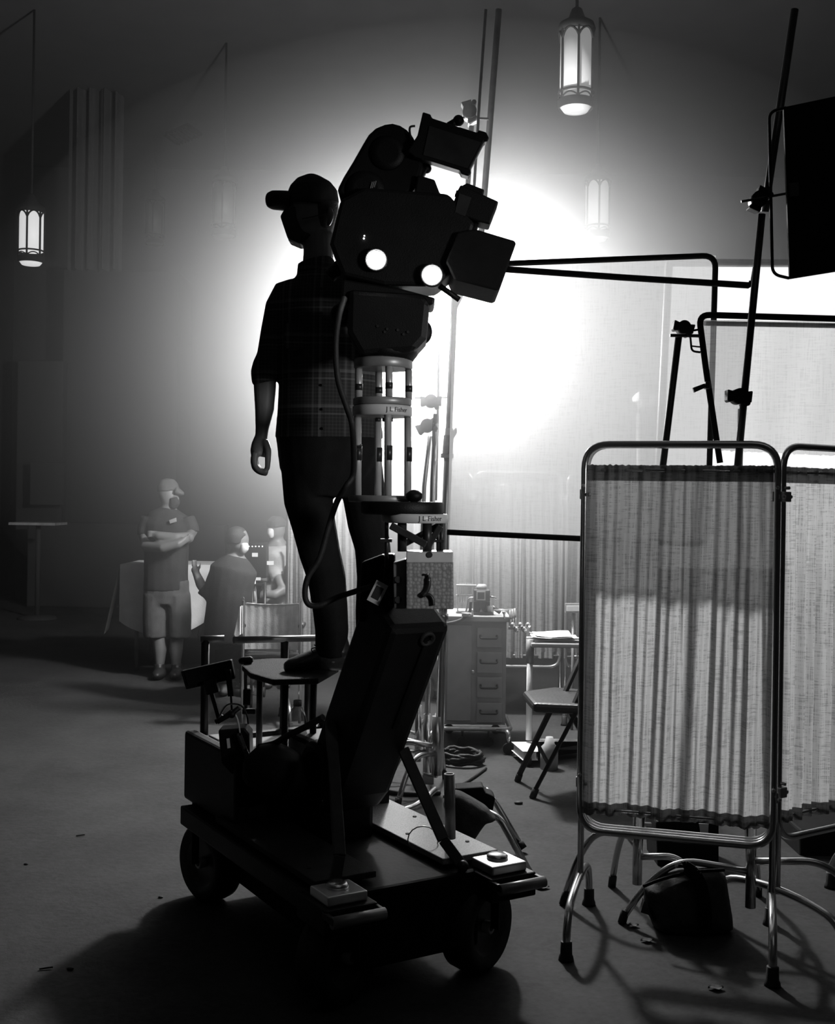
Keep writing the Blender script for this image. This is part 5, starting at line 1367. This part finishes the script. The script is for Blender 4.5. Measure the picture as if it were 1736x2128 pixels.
def cl2(u, v):
    z = cl1(0, v); o = Vector((xa - .05 - .05 * math.sin(v * 9) * u - .02 - .12 * u * (1 - v), z.y + .0, z.z)); return Vector((xa - .05 - .14 * u + .03 * math.sin(v * 9) * u, 10.58 - v * .69, zt3 + .006 - u * (.30 + .30 * v)))


mb = MB(); mb.grid(cl1, 60, 12); mb.grid(cl2, 12, 20)
tag(mb.build('tablecloth', 'white_cloth', fixn=False), 'white cloth hanging in points over the long far table', 'tablecloth')
# tall-backed tubular chair
ch = thing('tall_backed_chair', 'tubular chair with tall canvas back, beyond the dolly\'s push bar', 'chair', Vector((P(560, 1420, 7.9).x, 7.9, 0)))
HDc = 7.6
x0, x1 = P(510, 1252, HDc).x, P(622, 1252, HDc).x; zt4, zb4 = P(560, 1254, HDc).z, P(560, 1350, HDc).z
def bk(u, v): return Vector((x0 + (x1 - x0) * u, HDc + .035 * math.sin(u * PI) + .0015 * math.sin(u * 44), zb4 + (zt4 - zb4) * v - .012 * math.sin(u * PI) * v))
def bk2(u, v): return bk(u, v) + Vector((0, .008, 0))
mb = MB(); mb.grid(bk, 50, 8); mb.grid(bk2, 50, 8); mb.build('back_canvas', 'light_cloth', ch)
MB().tube([bk(i / 30, 1) for i in range(31)], .005, 8).build('back_rail', 'chrome', ch)
for x in (x0 - .012, x1 + .012):
    MB().tube(fillet([Vector((x, HDc - .05, zt4 + .035)), Vector((x, HDc, zt4 + .03)), Vector((x, HDc, .30)), Vector((x, HDc + .02, .02))], .02, 4), .010, 10).build('upright', 'chrome', ch)
    MB().tube([Vector((x, HDc, .66)), Vector((x, HDc + .14, .665)), Vector((x, HDc + .40, .655))], [.018, .024, .02], 12).build('armrest', 'leather', ch)
    MB().tube([Vector((x, HDc + .42, .0)), Vector((x, HDc + .42, .66))], .010, 10).build('front_leg', 'chrome', ch)
MB().box(((x0 + x1) / 2, HDc + .22, .46), (x1 - x0, .42, .03)).build('seat', 'leather', ch, .008)
tw = MB().prism([Vector((x0 - .026, HDc, zt4 - .02)), Vector((x0 - .030, HDc + .01, zt4 - .02)), Vector((x0 - .065, HDc, zb4 + .10)), Vector((x0 - .05, HDc, zb4 + .08)), Vector((x0 - .024, HDc, zb4 + .10))], (0, .10, 0)).build('towel', 'white_cloth', bevel=.01)
tag(tw, 'pale towel hanging on the left upright of the tall-backed chair', 'towel')
# monitor cart between the two far people
ct = thing('equipment_cart', 'black video cart with blinking lights and monitors far behind the dolly', 'cart', Vector((P(528, 1330, 8.9).x, 8.9, 0)))
KD = 8.9
for y, hpx in ((1210, 4), (1275, 4), (1330, 5)): MB().prism(pxs([(505, y), (552, y), (552, y + hpx), (505, y + hpx)], KD), (0, .4, 0)).build('shelf', 'black_paint', ct)
for px in (506, 551):
    for dy in (-.18, .18): q = P(px, 1210, KD + dy); MB().cyl((q.x, KD + dy, .06), (q.x, KD + dy, q.z), .012, 8).build('post', 'dark_metal', ct)
for px in (506, 551):
    for dy in (-.18, .18): q = P(px, 1210, KD + dy); MB().cyl((q.x - .012, KD + dy, .04), (q.x + .012, KD + dy, .04), .04, 12).build('caster', 'rubber', ct)
m0 = MB().prism(pxs([(508, 1128), (556, 1128), (556, 1200), (508, 1200)], KD), (0, .16, 0)).build('monitor', 'black_paint', ct, .006)
mb = MB()
for i in range(5): mb.cut().ball(P(517.5 + i * 7, 1135.5, KD - .085), .0045, 8, 6)
mb.build('status_light', 'led', m0)
for px, py, w_, h_ in ((515, 1203, 11, 6), (537, 1203, 10, 6), (562, 1170, 14, 8), (530, 1153, 12, 8)):
    MB().prism(pxs([(px - w_ / 2, py - h_ / 2), (px + w_ / 2, py - h_ / 2), (px + w_ / 2, py + h_ / 2), (px - w_ / 2, py + h_ / 2)], KD - .1), (0, .01, 0)).build('label_strip', 'paper', ct)
MB().cyl(P(529, 1250, KD - .16), P(529, 1192, KD - .16), .010, 10).build('mast', 'paper', ct)
bg = thing('shoulder_bag', 'dark shoulder bag hanging at the end of the far table', 'bag', P(604, 1230, 9.0))
MB().limb([(P(600, 1172, 9.0), .03, .03), (P(604, 1190, 9.0), .055, .05), (P(608, 1212, 9.0), .06, .05), (P(602, 1228, 9.0), .03, .03)]).build('bag_body', 'dark_cloth', bg, remesh=.012)
MB().tube(smooth_path(pxs([(596, 1130), (600, 1150), (601, 1175)], 9.0), 4), .010, 8).build('strap', 'dark_cloth', bg)
MB().tube(smooth_path(pxs([(600, 1226), (594, 1240), (602, 1244), (604, 1230)], 8.98), 4), .006, 8).build('tassel', 'dark_cloth', bg)
# bench / table against the far left wall
tb2 = thing('side_table', 'faint small table standing against the far left wall', 'table', Vector((P(80, 1250, 14.0).x, 14.0, 0)))
q = P(80, 1088, 14.0); MB().box((q.x, 14.0, q.z), (.55, .5, .03)).build('tabletop', 'light_cloth', tb2)
MB().cyl((q.x, 14.0, .03), (q.x, 14.0, q.z), .03, 12).build('pedestal', 'wall_plaster', tb2); MB().lathe([(.24, 0), (.22, .03), (.03, .05)], (q.x, 14.0, 0), seg=24).build('foot', 'wall_plaster', tb2)
